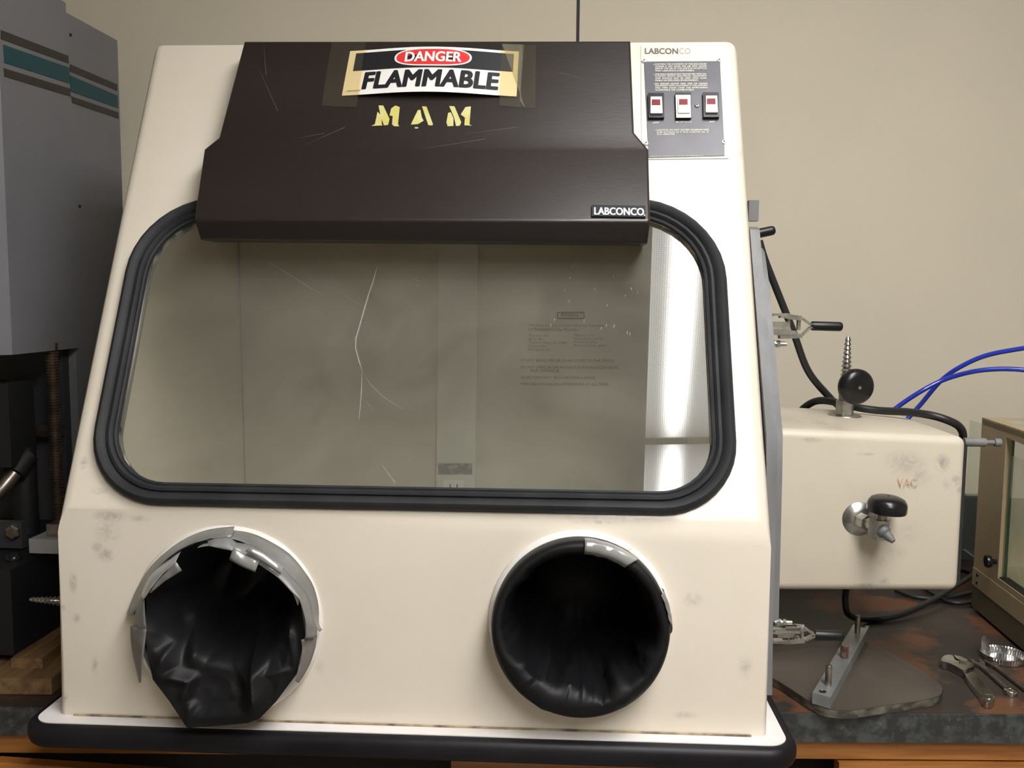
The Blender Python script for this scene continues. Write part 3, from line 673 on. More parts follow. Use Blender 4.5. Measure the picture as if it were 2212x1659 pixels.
def tapestrip(outer, inner, ho, hi, m, par, bow=.003, crop=k1, port=None, seed=0, hm=None):
    """one strip of tape bent over the port rim, between its two long edges"""
    port = port or LPX; A = smoothpts([Vector((*crop(*p), 0)) for p in outer], 3); n_ = len(A)
    Bs = smoothpts([Vector((*crop(*p), 0)) for p in inner], 3)
    Bq = [Bs[min(len(Bs)-1, round(i*(len(Bs)-1)/(n_-1)))] for i in range(n_)]
    b = bmesh.new(); rows = []
    for i, (p, q) in enumerate(zip(A, Bq)):
        row = []
        for k in range(6):
            u = k/5; h = ho+(hi-ho)*u+bow*4*u*(1-u)+noise.noise(Vector((i*.6+seed, u*2, seed)))*.0016
            row.append(b.verts.new(BX.hit(p.x*(1-u)+q.x*u, p.y*(1-u)+q.y*u, port+low.n*h, low.n)))
        rows.append(row)
    for A_, B_ in zip(rows, rows[1:]):
        for k in range(5): b.faces.new((A_[k], A_[k+1], B_[k+1], B_[k]))
    o = mk('tape_strip', b, m, par, smooth=40); md = o.modifiers.new('s', 'SOLIDIFY'); md.thickness = .0004; return o
def tapearc(c, a0, a1, r0, h0, r1, h1, m, par, seed=0, jit=.0015, end0=0, end1=0, r2=None, h2=None, n=22):
    """a strip of tape bent round the collar, its two long edges at (r0,h0) and (r1,h1)"""
    b = bmesh.new(); rr = random.Random(seed); rows = []
    for i in range(n+1):
        t = i/n; a = math.radians(a0+(a1-a0)*t); q = []
        for s in range(5):
            u = s/4; r = r0+(r1-r0)*u; h = h0+(h1-h0)*u
            if r2 is not None: r += (r2-(r0+r1)/2)*4*u*(1-u); h += (h2-(h0+h1)/2)*4*u*(1-u)
            ae = a+math.radians((end0*(1-t)+end1*t)*(u-.5))
            nz = noise.noise(Vector((t*5+seed, u*2, seed)))*jit
            q.append(b.verts.new(polar(c, r+nz, ae, h+nz)))
        rows.append(q)
    for A, B_ in zip(rows, rows[1:]):
        for s in range(4): b.faces.new((A[s], A[s+1], B_[s+1], B_[s]))
    o = mk('tape_strip', b, m, par, smooth=50)
    md = o.modifiers.new('s', 'SOLIDIFY'); md.thickness = .0004; return o
T = lsl
tapestrip([(108, 750), (180, 575), (280, 415), (400, 300), (540, 205), (700, 145), (885, 122)], [(150, 765), (225, 610), (310, 460), (420, 340), (560, 255), (700, 215), (860, 195)], .014, .044, tapem, T, seed=1)
tapestrip([(875, 150), (1000, 170), (1130, 225), (1280, 320), (1390, 450), (1455, 560), (1488, 700), (1490, 820), (1516, 865)], [(830, 200), (960, 240), (1080, 310), (1190, 420), (1290, 520), (1360, 610), (1410, 720), (1450, 820), (1495, 878)], .016, .046, tapem, T, seed=2)
tapestrip([(690, 225), (835, 195), (900, 238), (1010, 252), (1110, 312), (1235, 420), (1300, 490), (1385, 585), (1435, 690), (1450, 790), (1475, 850), (1472, 915)], [(700, 262), (800, 285), (870, 300), (890, 340), (1050, 395), (1080, 410), (1200, 495), (1300, 600), (1345, 645), (1385, 760), (1395, 850), (1395, 930)], .050, .066, tapem, T, .003, seed=3)
tapestrip([(875, 275), (970, 330), (1062, 368)], [(846, 362), (935, 412), (1032, 452)], .069, .071, tapeb, T, .002, seed=4)
tapestrip([(1000, 258), (1100, 312), (1235, 415)], [(960, 300), (1070, 370), (1215, 468)], .0672, .0715, tapeb, T, .003, seed=5)
tapestrip([(500, 300), (400, 372), (300, 450), (250, 520), (212, 620)], [(452, 395), (372, 462), (315, 530), (270, 590), (232, 650)], .048, .066, tapeb, T, .003, seed=6)
tapestrip([(465, 375), (400, 445), (340, 505), (272, 600)], [(508, 440), (430, 490), (370, 530), (290, 600)], .0675, .066, tapem, T, .001, seed=7)
tapestrip([(205, 610), (165, 720), (150, 850)], [(236, 645), (240, 745), (252, 858)], .040, .062, tapem, T, .003, seed=8)
tapestrip([(138, 838), (140, 930), (155, 1040), (175, 1140), (200, 1245)], [(252, 856), (245, 935), (232, 1040), (222, 1130), (212, 1240)], .040, .058, taped, T, .003, seed=9)
tapestrip([(1475, 905), (1462, 1000), (1425, 1110), (1380, 1195), (1345, 1248)], [(1362, 935), (1370, 1000), (1360, 1080), (1340, 1150), (1322, 1232)], .040, .061, taped, T, .003, seed=10)
T = rsl
tapearc(RPX, 54, 88, .1092, .028, .094, .0475, tapeb, T, 12, .001, r2=.1085, h2=.049, end0=6, end1=0)
tapearc(RPX, 2, 26, .1098, .018, .1060, .046, tapem, T, 13, .0008, r2=.1105, h2=.036, end0=14)

# ---- right hand side: mounting plate, door frame and transfer chamber
def edge(x, L): return [(q.y, q.z) for q in (BX.ax(px, py, 0, x) for px, py in L)]
XA, XB = HW+.014, HW+.025
e1 = edge(XA, [(1668, 1502), (1670, 1345), (1679, 1020), (1679, 940), (1641, 496), (1636, 490)])
pp1 = e1+[(.60, e1[-1][1]+.002), (.62, e1[0][1])]
b = bmesh.new(); prism(b, [(HW+.0005, y, z) for y, z in pp1], [(XA, y, z) for y, z in pp1]); mp_ = mk('mounting_plate', b, alu, gb, .0008, 1, label='thick grey aluminium side plate')
e2 = edge(XB, [(1682, 1345), (1690, 1020), (1691, 940), (1671, 720), (1663, 620), (1652, 545), (1647, 536)])
pp2 = e2+[(.56, e2[-1][1]), (.56, e2[0][1])]
b = bmesh.new(); prism(b, [(XA+.0005, y, z) for y, z in pp2], [(XB, y, z) for y, z in pp2]); mk('door_frame', b, alu, gb, .001, 1)
mk('bracket', box(bmesh.new(), HW+.004, HW+.018, .222, .236, .695, .724), alu, gb, .001, 1)
# chamber, slightly narrower at its outer end
CY0, CY1, CZ0, CZ1 = .25, .56, .150, .385
x0, x1 = XB+.0005, .788
b = bmesh.new(); prism(b, [(x0, CY0-.006, CZ0-.004), (x0, CY1, CZ0-.004), (x0, CY1, CZ1+.010), (x0, CY0-.006, CZ1+.010)], [(x1, CY0, CZ0+.001), (x1, CY1-.02, CZ0+.001), (x1, CY1-.02, CZ1-.001), (x1, CY0, CZ1-.001)])
bmesh.ops.recalc_face_normals(b, faces=b.faces)
es = [e for e in b.edges if not all(abs(v.co.x-x0) < 1e-5 for v in e.verts)]
bmesh.ops.bevel(b, geom=es, offset=.013, segments=5, profile=.5, affect='EDGES')
tch = mk('transfer_chamber', b, cream2, gb, label='cream transfer chamber box on the right side')
mk('end_flange', box(bmesh.new(), .7885, .7945, CY0+.014, CY1-.03, CZ0+.012, CZ1-.012), rubber, gb, .002, 1)
cf = Plane(BX, (0, CY0-.0030, .3), (0, -1, 0))
ptext('faded_lettering', 'VAC', cf, (1938, 1050), (1981, 1050), (1938, 1032), vacm, tch, off=.0012)
def stl(pl, L): return [(pl.at(x, y), rx/1989*1.3, ry/1989*1.3, k) for x, y, rx, ry, k in L]
cream2 = mat('stained cream fibreglass', (.615, .555, .455), .36, col2=(.575, .515, .415), scale=6, bump=.05, bscale=150, stains=stl(cf, [(1955, 1000, 60, 36, .75), (1985, 1030, 34, 26, .7), (2037, 1000, 20, 26, 1.1), (2066, 1040, 14, 16, 1.4), (2076, 1060, 12, 10, 1.3), (1907, 1213, 16, 18, .7), (1872, 1266, 34, 9, 1.0), (1912, 1258, 16, 12, .8), (2045, 1048, 12, 18, .6), (1960, 1150, 30, 40, .3), (1752, 950, 30, 8, .9), (1870, 981, 26, 5, .9), (1930, 1195, 40, 26, .4), (2040, 905, 40, 8, .5)])+[(Vector((.56, .36, CZ1+.005)), .05, .03, .6), (Vector((.60, .32, CZ1+.005)), .03, .02, .9)])
tch.data.materials[0] = cream2
cream = mat('handled cream fibreglass', (.77, .70, .60), .30, col2=(.725, .655, .555), scale=5, bump=.05, bscale=150, coat=.1, stains=stl(low, [(238, 1115, 40, 16, 1.0), (232, 1150, 34, 30, .55), (228, 1198, 22, 18, .9), (210, 1180, 16, 18, .8), (158, 1258, 10, 26, .9), (135, 1312, 8, 10, 1.2), (165, 1335, 10, 12, .9), (205, 1440, 8, 22, .8), (1330, 1115, 120, 18, .55), (1495, 1296, 26, 16, .6), (1610, 1440, 18, 30, .5), (1480, 1545, 26, 10, .7), (690, 1440, 14, 18, .4), (300, 1120, 26, 9, .7), (500, 1135, 60, 10, .5), (142, 1508, 8, 10, 1.0), (1290, 1128, 60, 6, .8)])+stl(slant, [(1510, 1085, 30, 12, .9), (700, 1100, 160, 4, .6), (215, 1060, 26, 8, .8), (180, 1000, 10, 16, .8), (1600, 330, 14, 16, .5)]))
shell.data.materials[0] = cream
# latch pin on the chamber's end
lp = BX.ax(2088, 955, 1, CY0+.02)
pb = mk('latch_pin', lathe(bmesh.new(), [(.0001, -.004), (.0066, -.004), (.0066, .027), (.0062, .0275), (.0036, .0275), (.0036, .040), (.0058, .0405), (.0062, .042), (.0062, .049), (.0050, .050), (.0001, .050)], lp, (1, 0, 0), 24), alu, gb, label='knurled grey latch pin')

# ---- valves
def hexnut(bm, o, axis, r, h, a0=0): return lathe(bm, [(r, 0), (r, h)], o, axis, 6)
def knobm(bm, o, axis, r, h):
    lathe(bm, [(r*.30, 0), (r*.86, .001), (r*.98, h*.08), (r, h*.14), (r, h*.52), (r*.985, h*.56), (r*.95, h*.68), (r*.84, h*.84), (r*.62, h*.95), (r*.30, h), (.0023, h), (.0022, h-.0015), (.0001, h-.0015)], o, axis, 56)
vt = BX.ax(1824, 897, 2, CZ1+.004); vt.z = CZ1+.003
v1 = mk('valve', (lambda b: (lathe(b, [(.027, 0), (.026, .0015), (.018, .003), (.0155, .003)], vt, (0, 0, 1), 40), hexnut(b, vt+Vector((0, 0, .003)), (0, 0, 1), .0150, .024), lathe(b, [(.0108, .025), (.0108, .060), (.008, .062), (.008, .070)], vt, (0, 0, 1), 8), b)[-1])(bmesh.new()), zinc, gb, .0006, 1, label='chrome valve standing on the chamber')
fwd = Vector((.17, -1, -.05)).normalized()
kb = vt+Vector((0, 0, .055)); mk('stem', lathe(bmesh.new(), [(.0075, 0), (.0075, .014), (.004, .016), (.004, .034)], kb, fwd, 16), chrome, v1)
b = bmesh.new(); knobm(b, kb+fwd*.028, fwd, .0295, .021); mk('knob', b, blackp, v1, smooth=30, label='round black knob facing the viewer')
mk('knob_screw', lathe(bmesh.new(), [(.003, 0), (.003, .0018)], kb+fwd*.0475, fwd, 6), zinc, v1)
b = bmesh.new(); barb(b, vt+Vector((0, 0, .068)), (.02, .03, 1), .0088, .0042, .066, 9); mk('hose_barb', b, chrome, v1, smooth=30)
# front valve
fv_ = cf.at(1856, 1121)
v2 = mk('valve', (lambda b: (lathe(b, [(.0255, 0), (.0245, .0012), (.016, .006), (.012, .0075)], fv_, (0, -1, 0), 40), hexnut(b, fv_+Vector((0, -.006, 0)), (.35, -1, -.06), .0115, .016), lathe(b, [(.0095, .014), (.0095, .030)], fv_+Vector((.003, -.006, 0)), (.35, -1, -.06), 20), b)[-1])(bmesh.new()), zinc, gb, .0005, 1, label='chrome valve on the front of the chamber')
vc = cf.at(1882, 1132); vc.y -= .034
mk('valve_body', (lambda b: (hexnut(b, vc+Vector((0, 0, -.012)), (.05, .0, 1), .0165, .028), lathe(b, [(.0085, .014), (.0085, .022), (.006, .022), (.006, .042)], vc, (.12, 0, 1), 16), b)[-1])(bmesh.new()), zinc, v2, .0012, 2)
kn = vc+Vector((.0085, -.002, .0255))
b = bmesh.new(); knobm(b, kn, (.05, -.05, 1), .0275, .0255); mk('knob', b, blackp, v2, smooth=30, label='black mushroom knob')
nz0 = vc+Vector((.000, -.012, .003)); tip = cf.at(1933, 1172); tip = BX.ax(1930, 1170, 1, vc.y-.026)
dn = (tip-nz0); b = bmesh.new(); lathe(b, [(.0098, 0), (.0098, .006), (.0068, .009), (.0060, .016), (.0040, dn.length*.92), (.0036, dn.length), (.0022, dn.length), (.0022, dn.length-.004), (.0001, dn.length-.004)], nz0, dn, 20); mk('nozzle', b, alu, v2, smooth=30)

# ---- toggle clamps
def clamp(o, name, lab, flip=1, s=1.0, sz=1.0):
    """o = point on the plate; arms run to +x, grip at the end"""
    O = Vector(o)
    def Q(x, y, z): return O+Vector((x*s, y*s, z*sz*flip))
    b = bmesh.new()
    # two bent bracket legs: a foot flat on the plate, then an arm
    for zz in (.012, -.004):
        pts = [Q(.002, 0, zz+.014), Q(.003, 0, zz+.004), Q(.008, 0, zz), Q(.046, 0, zz)]
        P3 = smoothpts(pts, 4)
        for A, B_ in zip(P3, P3[1:]):
            d = (B_-A).normalized(); u = Vector((0, 1, 0))*.010*s; w = d.cross(Vector((0, 1, 0)))*.0022*s; B2 = B_+d*.0006
            prism(b, [A-u-w, A+u-w, A+u+w, A-u+w], [B2-u-w, B2+u-w, B2+u+w, B2-u+w])
    base = mk(name, b, zinc, gb, label=lab)
    b = bmesh.new()     # side links
    for yy in (-.0085, .0085):
        for (xa, za, xb, zb, w) in ((.010, -.006, .060, -.009, .0060), (.030, .011, .070, .008, .0045), (.030, -.012, .072, -.011, .0040)):
            A, B_ = Q(xa, yy, za), Q(xb, yy, zb); d = (B_-A).normalized(); u = Vector((0, .0011*s, 0)); w_ = d.cross(Vector((0, 1, 0)))*w*s
            prism(b, [A-u-w_, A+u-w_, A+u+w_, A-u+w_], [B_-u-w_, B_+u-w_, B_+u+w_, B_-u+w_])
    mk('link', b, zinc, base, .0006, 1)
    b = bmesh.new()     # fork of the handle narrowing to the grip
    for sg in (1, -1):
        for A, B_, w in ((Q(.058, -.003*0, sg*.0085-.001), Q(.074, 0, sg*.0085-.001), .0016), (Q(.074, 0, sg*.0085-.001), Q(.087, 0, sg*.0022), .0016), (Q(.087, 0, sg*.0018), Q(.099, 0, sg*.0018), .0018)):
            d = (B_-A).normalized(); u = Vector((0, .0075*s, 0)); w_ = d.cross(Vector((0, 1, 0)))*w*s; B2 = B_+d*.001
            prism(b, [A-u-w_, A+u-w_, A+u+w_, A-u+w_], [B2-u-w_, B2+u-w_, B2+u+w_, B2-u+w_])
    mk('fork', b, zinc, base, .0005, 1)
    b = bmesh.new(); A = Q(.018, 0, 0); c_ = .5; prism(b, [Q(.016, -.007, -.006), Q(.052, -.007, -.006), Q(.052, .007, -.006), Q(.016, .007, -.006)], [Q(.016, -.007, .004), Q(.046, -.007, .004), Q(.046, .007, .004), Q(.016, .007, .004)]); mk('pivot_block', b, zinc, base, .0012, 2)
    b = bmesh.new(); prism(b, [Q(.0004, -.011, -.026), Q(.0030, -.011, -.026), Q(.0030, .011, -.026), Q(.0004, .011, -.026)], [Q(.0004, -.011, .020), Q(.0030, -.011, .020), Q(.0030, .011, .020), Q(.0004, .011, .020)]); mk('foot_flange', b, zinc, base, .0008, 1)
    b = bmesh.new()
    for x, z in ((.047, .002), (.066, .002)): lathe(b, [(.004*s, -.012*s), (.004*s, .012*s)], Q(x, 0, z), (0, 0, 1), 12)
    for x, z in ((.040, .010), (.064, -.010)): lathe(b, [(.0035*s, -.0115*s), (.0035*s, .0115*s)], Q(x, 0, z), (0, 1, 0), 12)
    mk('rivet', b, zinc, base)
    b = bmesh.new(); lathe(b, [(.0068*s, 0), (.0068*s, .007*s)], Q(.013, -.002, -.020), (1, 0, 0), 6); lathe(b, [(.0045*s, 0), (.0045*s, .034*s)], Q(.010, -.002, -.020), (1, 0, 0), 12); lathe(b, [(.0068*s, 0), (.0068*s, .006*s)], Q(.026, -.002, -.020), (1, 0, 0), 6); lathe(b, [(.0078*s, 0), (.0078*s, .0015*s)], Q(.0205, -.002, -.020), (1, 0, 0), 20)
    mk('bolt', b, zinc, base, .0004, 1)
    b = bmesh.new(); L = .052*s*1.12; g = .0066
    lathe(b, [(.003, -.001), (g*.96, 0), (g, .001), (g, L-.006*s), (g*.92, L-.003*s), (g*.7, L-.0008), (g*.35, L), (.0001, L)], Q(.091, 0, 0), (1, 0, -.02), 24); mk('grip', b, grip, base, smooth=50, label='black vinyl grip')
cq = BX.ax(1664, 703, 1, .20); cq.x = XB
clamp(cq, 'toggle_clamp', 'toggle clamp level with the middle of the window', 1, .74, 1.30)
cq = BX.ax(1671, 1369, 1, .055); cq.x = XA
clamp(cq, 'toggle_clamp', 'lower toggle clamp near the bench top', -1, .64, .80)
hb0 = BX.ax(1640, 504, 1, .232); hb1 = BX.ax(1668, 498, 1, .232)
d = (hb1-hb0).normalized(); b = bmesh.new(); L = (hb1-hb0).length+.004; g = .0068
lathe(b, [(g, -.02), (g, L-.005), (g*.9, L-.002), (g*.6, L), (.0001, L+.0006)], hb0, d, 20); hc = mk('toggle_clamp_grip', b, grip, gb, smooth=50, label='black vinyl grip of the upper clamp behind the plate')
# barbed hose fitting on the left side
hf = BX.ax(120, 1300, 1, .07); hf.x = -HW
b = bmesh.new(); lathe(b, [(.012, 0), (.012, .003)], hf, (-1, 0, 0), 24); barb(b, hf, (-1, 0, .03), .0085, .0030, .083, 14); mk('hose_barb', b, chrome, gb, smooth=30, label='chrome barbed hose fitting on the left side')

# ================================================================ CORDS AND TUBES
W0 = Frame((0, 0, 0))
def cord(name, label, cat, spec, r, m, group=None, n=12):
    """spec: (px, py, world y) or (px, py, None, world z)"""
    P3 = [W0.ax(q[0], q[1], 1, q[2]) if len(q) == 3 else W0.ax(q[0], q[1], 2, q[3]) for q in spec]
    b = bmesh.new(); tube(b, P3, r, n); o = mk(name, b, m, None, rebase=True); return tagit(o, label, cat, group)
YC = [BX.W((.6, y, 0)).y for y in (.25, .4, .55)]
cord('power_cord', 'black cord slanting from behind the side plate down to the chamber top', 'cord', [(1640, 520, 1.62), (1652, 560, 1.62), (1680, 632, 1.63), (1712, 712, 1.64), (1745, 800, 1.65), (1790, 856, 1.66), (1815, 880, 1.665)], .0065, cordm)
cord('power_cord', 'black cord arching along the chamber top and over its outer end', 'cord', [(1722, 900, 1.70), (1738, 880, 1.68), (1765, 866, 1.65), (1800, 868, 1.62), (1850, 880, 1.58), (1900, 887, 1.56), (1960, 890, 1.53), (2010, 897, 1.50), (2050, 909, 1.49), (2074, 924, 1.50), (2080, 950, 1.54), (2068, 1010, 1.62), (2050, 1100, 1.68), (2035, 1180, 1.70), (2020, 1240, 1.70)], .0066, cordm)
CZ = CT+.0078
cord('power_cord', 'black cord hanging below the chamber and curving right along the bench', 'cord', [(1828, 1270, 1.56), (1826, 1300, 1.55), (1834, 1328, 1.56), (1870, 1338, None, CZ), (1930, 1332, None, CZ), (1990, 1309, None, CZ+.006), (2055, 1271, None, CZ+.014), (2110, 1236, None, CZ+.014)], .0055, cordm)
cord('power_cord', 'thin black cable lying under the chamber against the tan balance', 'cord', [(1935, 1275, None, CZ), (1975, 1289, None, CZ-.001), (2030, 1292, None, CZ-.001), (2096, 1280, None, CZ-.001), (2130, 1270, None, CZ)], .0042, cordm)
cord('power_cord', 'lowest thin black cable looping toward the balance foot', 'cord', [(1995, 1270, None, CZ), (2020, 1285, None, CZ), (2045, 1298, None, CZ-.002), (2075, 1303, None, CZ-.002), (2112, 1300, None, CZ-.002)], .0038, cordm)
cord('power_cord', 'short black cable end behind the balance at the backsplash', 'cord', [(2060, 1226, None, CZ+.012), (2085, 1233, None, CZ+.006), (2105, 1240, None, CZ), (2125, 1246, None, CZ)], .005, cordm)
cord('air_tube', 'blue plastic tube rising to the upper right edge', 'tube', [(1960, 905, 1.83), (1990, 872, 1.83), (2030, 825, 1.82), (2070, 795, 1.80), (2130, 768, 1.78), (2212, 752, 1.75), (2290, 742, 1.72)], .0046, bluem)
cord('air_tube', 'blue plastic tube bending level below the higher one', 'tube', [(1910, 905, 1.80), (1940, 878, 1.80), (1990, 845, 1.79), (2040, 820, 1.785), (2100, 803, 1.76), (2160, 797, 1.74), (2220, 800, 1.72), (2290, 812, 1.7)], .0046, bluem)

# ================================================================ TESTING MACHINE AT LEFT
MF = Frame((-.80, 1.45, CT), -4.5)
yb0 = 1.345-1.45
tm = thing('testing_machine', 'tall grey testing machine with teal and brown stripes, left of the glove box', 'machine', MF)
sideF = Plane(MF, (0, 0, 0), (1, 0, 0))            # right face of the front housing
pF = [sideF.at(*p) for p in ((21, 636), (153, 300), (38, 765), (150, 200))]
yf0, yf1 = pF[0].y, pF[1].y; zb = sideF.at(40, 765).z; zt1 = 1.25
zt = sideF.at(142, 6).z
b = bmesh.new(); P = [(0, yf0), (-.012, yf0-.012), (-.40, yf0-.012), (-.40, yf1), (0, yf1)]
prism(b, [(x, y, zb) for x, y in P], [(x, y, zt) for x, y in P]); hs = mk('front_housing', b, greyp, tm, .004, 2)
rearP = Plane(MF, (-.006, 0, 0), (1, 0, 0)); yr1 = rearP.at(262, 350).y; zr = rearP.at(145, 28).z; zr2 = rearP.at(249, 85).z
b = bmesh.new(); P = [(yf1+.0005, .042), (yr1, .042), (yr1, zr2), (yf1+.0005, zr)]
prism(b, [(-.40, y, z) for y, z in P], [(-.006, y, z) for y, z in P]); rp = mk('rear_column', b, greyp, tm, .003, 1)
def stripe(pl, q, m, par): slab('stripe', pl, q, 0, .0008, m, par, smooth=0)
def c3(x, y): return (x/3.3175, y/3.3175)
for pts_, m_ in (([(5, 215), (487, 400), (492, 455), (5, 280)], brownst), ([(22, 320), (495, 485), (500, 600), (30, 450)], tealm), ([(25, 488), (500, 635), (505, 692), (30, 548)], brownst)):
    stripe(sideF, [c3(*p) for p in pts_], m_, hs)
for pts_, m_ in (([(500, 460), (838, 605), (838, 650), (500, 512)], brownst), ([(500, 540), (840, 685), (845, 775), (505, 655)], tealm), ([(510, 690), (845, 805), (848, 850), (518, 738)], brownst)):
    stripe(rearP, [c3(*p) for p in pts_], m_, rp)
zs = [sideF.at(*c3(30, y)).z for y in (320, 450, 215, 280, 488, 548)]
for k, m_ in ((0, tealm), (2, brownst), (4, brownst)):
    mk('stripe', box(bmesh.new(), -.40, -.012, yf0-.0135, yf0-.0118, zs[k+1], zs[k]), m_, hs)
for x, y in ((490, 250), (555, 1478), (150/1, 0)):
    if y: mk('screw', lathe(bmesh.new(), [(.003, 0), (.0025, .002), (.0001, .0022)], rearP.at(*c3(x+14, y)), (1, 0, 0), 12), blackm, rp)
# below the housing: dark back panel, beam, lead screw, grips, base
mk('back_panel', box(bmesh.new(), -.40, -.02, yf1-.02, yf1, .12, zb-.001), dgreyp, tm)
gp = Plane(MF, (0, yf1-.021, 0), (0, -1, 0))
a, c = gp.at(20, 912), gp.at(110, 938); mk('cross_beam', box(bmesh.new(), -.38, -.02, yf1-.05, yf1-.0205, c.z, a.z), brass, tm, .002, 1)
sc0 = MF.ax(112, 756, 1, yf1-.07); x_ = sc0.x; b = bmesh.new(); prof = []; z = .03; zend = zb+.01
while z < zend: prof += [(.0088, z), (.0105, z+.0015), (.0105, z+.0028), (.0088, z+.0042)]; z += .005
lathe(b, prof, (x_, yf1-.07, 0), (0, 0, 1), 20); mk('lead_screw', b, brass, tm, smooth=30, label='brown threaded lead screw')
b = bmesh.new(); q0 = MF.ax(0, 830, 1, yf0+.03); q1 = MF.ax(25, 1010, 1, yf0+.03)
box(b, q0.x-.12, q1.x, yf0+.03, yf0+.10, q1.z, q0.z); mk('crosshead_block', b, blackm, tm, .003, 2)
b = bmesh.new(); tube(b, [MF.ax(-30, 1085, 1, yf0+.02), MF.ax(0, 1060, 1, yf0+.03), MF.ax(32, 1022, 1, yf0+.05)], .0115, 16, 4); mk('grip_rod', b, steel, tm)
b = bmesh.new(); tube(b, [MF.ax(30, 1024, 1, yf0+.05), MF.ax(60, 985, 1, yf0+.08)], .0175, 20, 4); lathe(b, [(.02, 0), (.02, .15)], MF.ax(58, 1150, 1, yf0+.085), (0, 0, 1), 20); mk('grip_body', b, blackm, tm, smooth=50)
yl = yb0+.10; a = MF.ax(8, 1128, 1, yl); c = MF.ax(48, 1185, 1, yl); b = bmesh.new(); box(b, a.x-.02, c.x, yl, yl+.015, c.z, a.z); pl_ = mk('lug_plate', b, dgreyp, tm, .001, 1)
mk('lug_bolt', lathe(bmesh.new(), [(.012, 0), (.012, .006), (.010, .008)], MF.ax(31, 1148, 1, yl), (0, -1, 0), 6), steel, pl_)
yp = yb0+.055; a = MF.ax(62, 1164, 1, yp); c = MF.ax(140, 1197, 1, yp)
mk('foot_plate', box(bmesh.new(), a.x, c.x+.01, yp, yp+.06, c.z, a.z), mat('pale grey plate', (.28, .28, .29), .5), tm, .004, 3)
mk('foot_block', box(bmesh.new(), a.x+.02, c.x, yp+.015, yp+.045, a.z+.0003, a.z+.02), steel, tm, .002, 1)
# black rounded base, standing on the wood blocks
yb0 = 1.345-1.45; zt_ = MF.ax(20, 1222, 1, yb0+.02).z; zb_ = .0412
b = bmesh.new(); box(b, -.42, .062, yb0, yr1, zb_, zt_)
mk('machine_base', b, mat('black base paint', (.010, .010, .013), .45, spec=.4, bump=.05), tm, .022, 5)
b = bmesh.new(); q = MF.ax(108, 1245, 1, yf0-.01); lathe(b, [(.012, 0), (.0125, .003), (.010, .008), (.004, .011), (.0001, .011)], (.035, yb0+.05, zt_), (0, 0, 1), 24); mk('foot_knob', b, blackp, tm, smooth=50)
# wooden blocks under it
def woodblock(label, q, y0, y1, z0, z1, m):
    a = W0.ax(q[0], 1440, 1, y0).x; c = W0.ax(q[1], 1440, 1, y0).x
    b = bmesh.new(); box(b, a, c, y0, y1, z0, z1); o = mk('wood_block', b, m, None, .002, 2, rebase=True); tagit(o, label, 'wood block', 'wooden blocks under the testing machine'); return o
wa = W0.ax(50, 1497, 1, 1.30).z; wbz = W0.ax(50, 1462, 1, 1.30).z; wc = W0.ax(50, 1456, 1, 1.325).z; wd = W0.ax(50, 1426, 1, 1.325).z
wz = [CT+.0005, CT+.0005+max(.012, wa-CT-.001)]
woodblock('dark stained board at the bottom of the stack under the machine', (-260, 104), 1.302, 1.80, CT+.0002, wa, wood3)
woodblock('pale oak board on the dark stained board', (-260, 110), 1.295, 1.79, wa+.0003, wbz, wood2)
woodblock('narrow oak block on top of the board stack', (24, 92), 1.33, 1.78, wbz+.0003, CT+.0410, wood2)

# ================================================================ BALANCE AT RIGHT
BFp = W0.ax(2098, 1315, 2, CT); BF = Frame(BFp, -6)
bal = thing('analytical_balance', 'tan laboratory balance with glass doors at the right edge', 'balance', BF)
sd = Plane(BF, (0, 0, 0), (-1, 0, 0)); s = sd.at
z1 = s(2099, 1260).z; z2 = s(2105.5, 1226).z; z3 = s(2131, 908).z; pfr = s(2212, 935)
D = -.36; WB = .24
feet = bmesh.new(); mk('plinth', box(bmesh.new(), 0, WB, D, 0, .006, z1-.001), tand, bal, .002, 1)
for x in (.03, WB-.03):
    for y in (D+.03, -.03): mk('foot', lathe(bmesh.new(), [(.012, 0), (.012, .006)], (x, y, 0), (0, 0, 1), 20), blackm, bal)
mk('base', box(bmesh.new(), -.001, WB, D, .001, z1, z2), tanm, bal, .002, 1, label='tan base rail')
slp = (pfr.z-z3)/(pfr.y)             # top slopes down towards the front
o1 = s(2175, 945); o2 = s(2154, 1243); yo = (o1.y+o2.y)/2; o3 = s(2212, 961)
# side wall with an opening
zo1 = o1.z; sl2 = (o3.z-o1.z)/(o3.y-o1.y); zo2 = z2+.012; DF = D+.02
b = bmesh.new(); T_ = .012
def quad(pp): prism(b, [(0, y, z) for y, z in pp], [(T_, y, z) for y, z in pp])
quad([(0, z2), (yo, z2), (yo, z3+slp*yo), (0, z3)])
quad([(yo, zo1), (DF, zo1+sl2*(DF-yo)), (DF, z3+slp*DF), (yo, z3+slp*yo)])
quad([(yo, z2), (DF, z2), (DF, zo2), (yo, zo2)])
quad([(DF, z2), (D, z2), (D, z3+slp*D), (DF, z3+slp*DF)])
mk('side_frame', b, tanm, bal, 0, label='tan metal side frame with the door opening')
b = bmesh.new()
def top(xa, xb, ya, yb, t=.01): prism(b, [(xa, ya, z3+slp*ya-t), (xb, ya, z3+slp*ya-t), (xb, yb, z3+slp*yb-t), (xa, yb, z3+slp*yb-t)], [(xa, ya, z3+slp*ya+.003), (xb, ya, z3+slp*ya+.003), (xb, yb, z3+slp*yb+.003), (xa, yb, z3+slp*yb+.003)])
top(0, .024, D, 0); top(WB-.035, WB, D, 0); top(.024, WB-.035, -.025, 0); top(.024, WB-.035, D, D+.03)
mk('top_frame', b, tanm, bal, .002, 1)
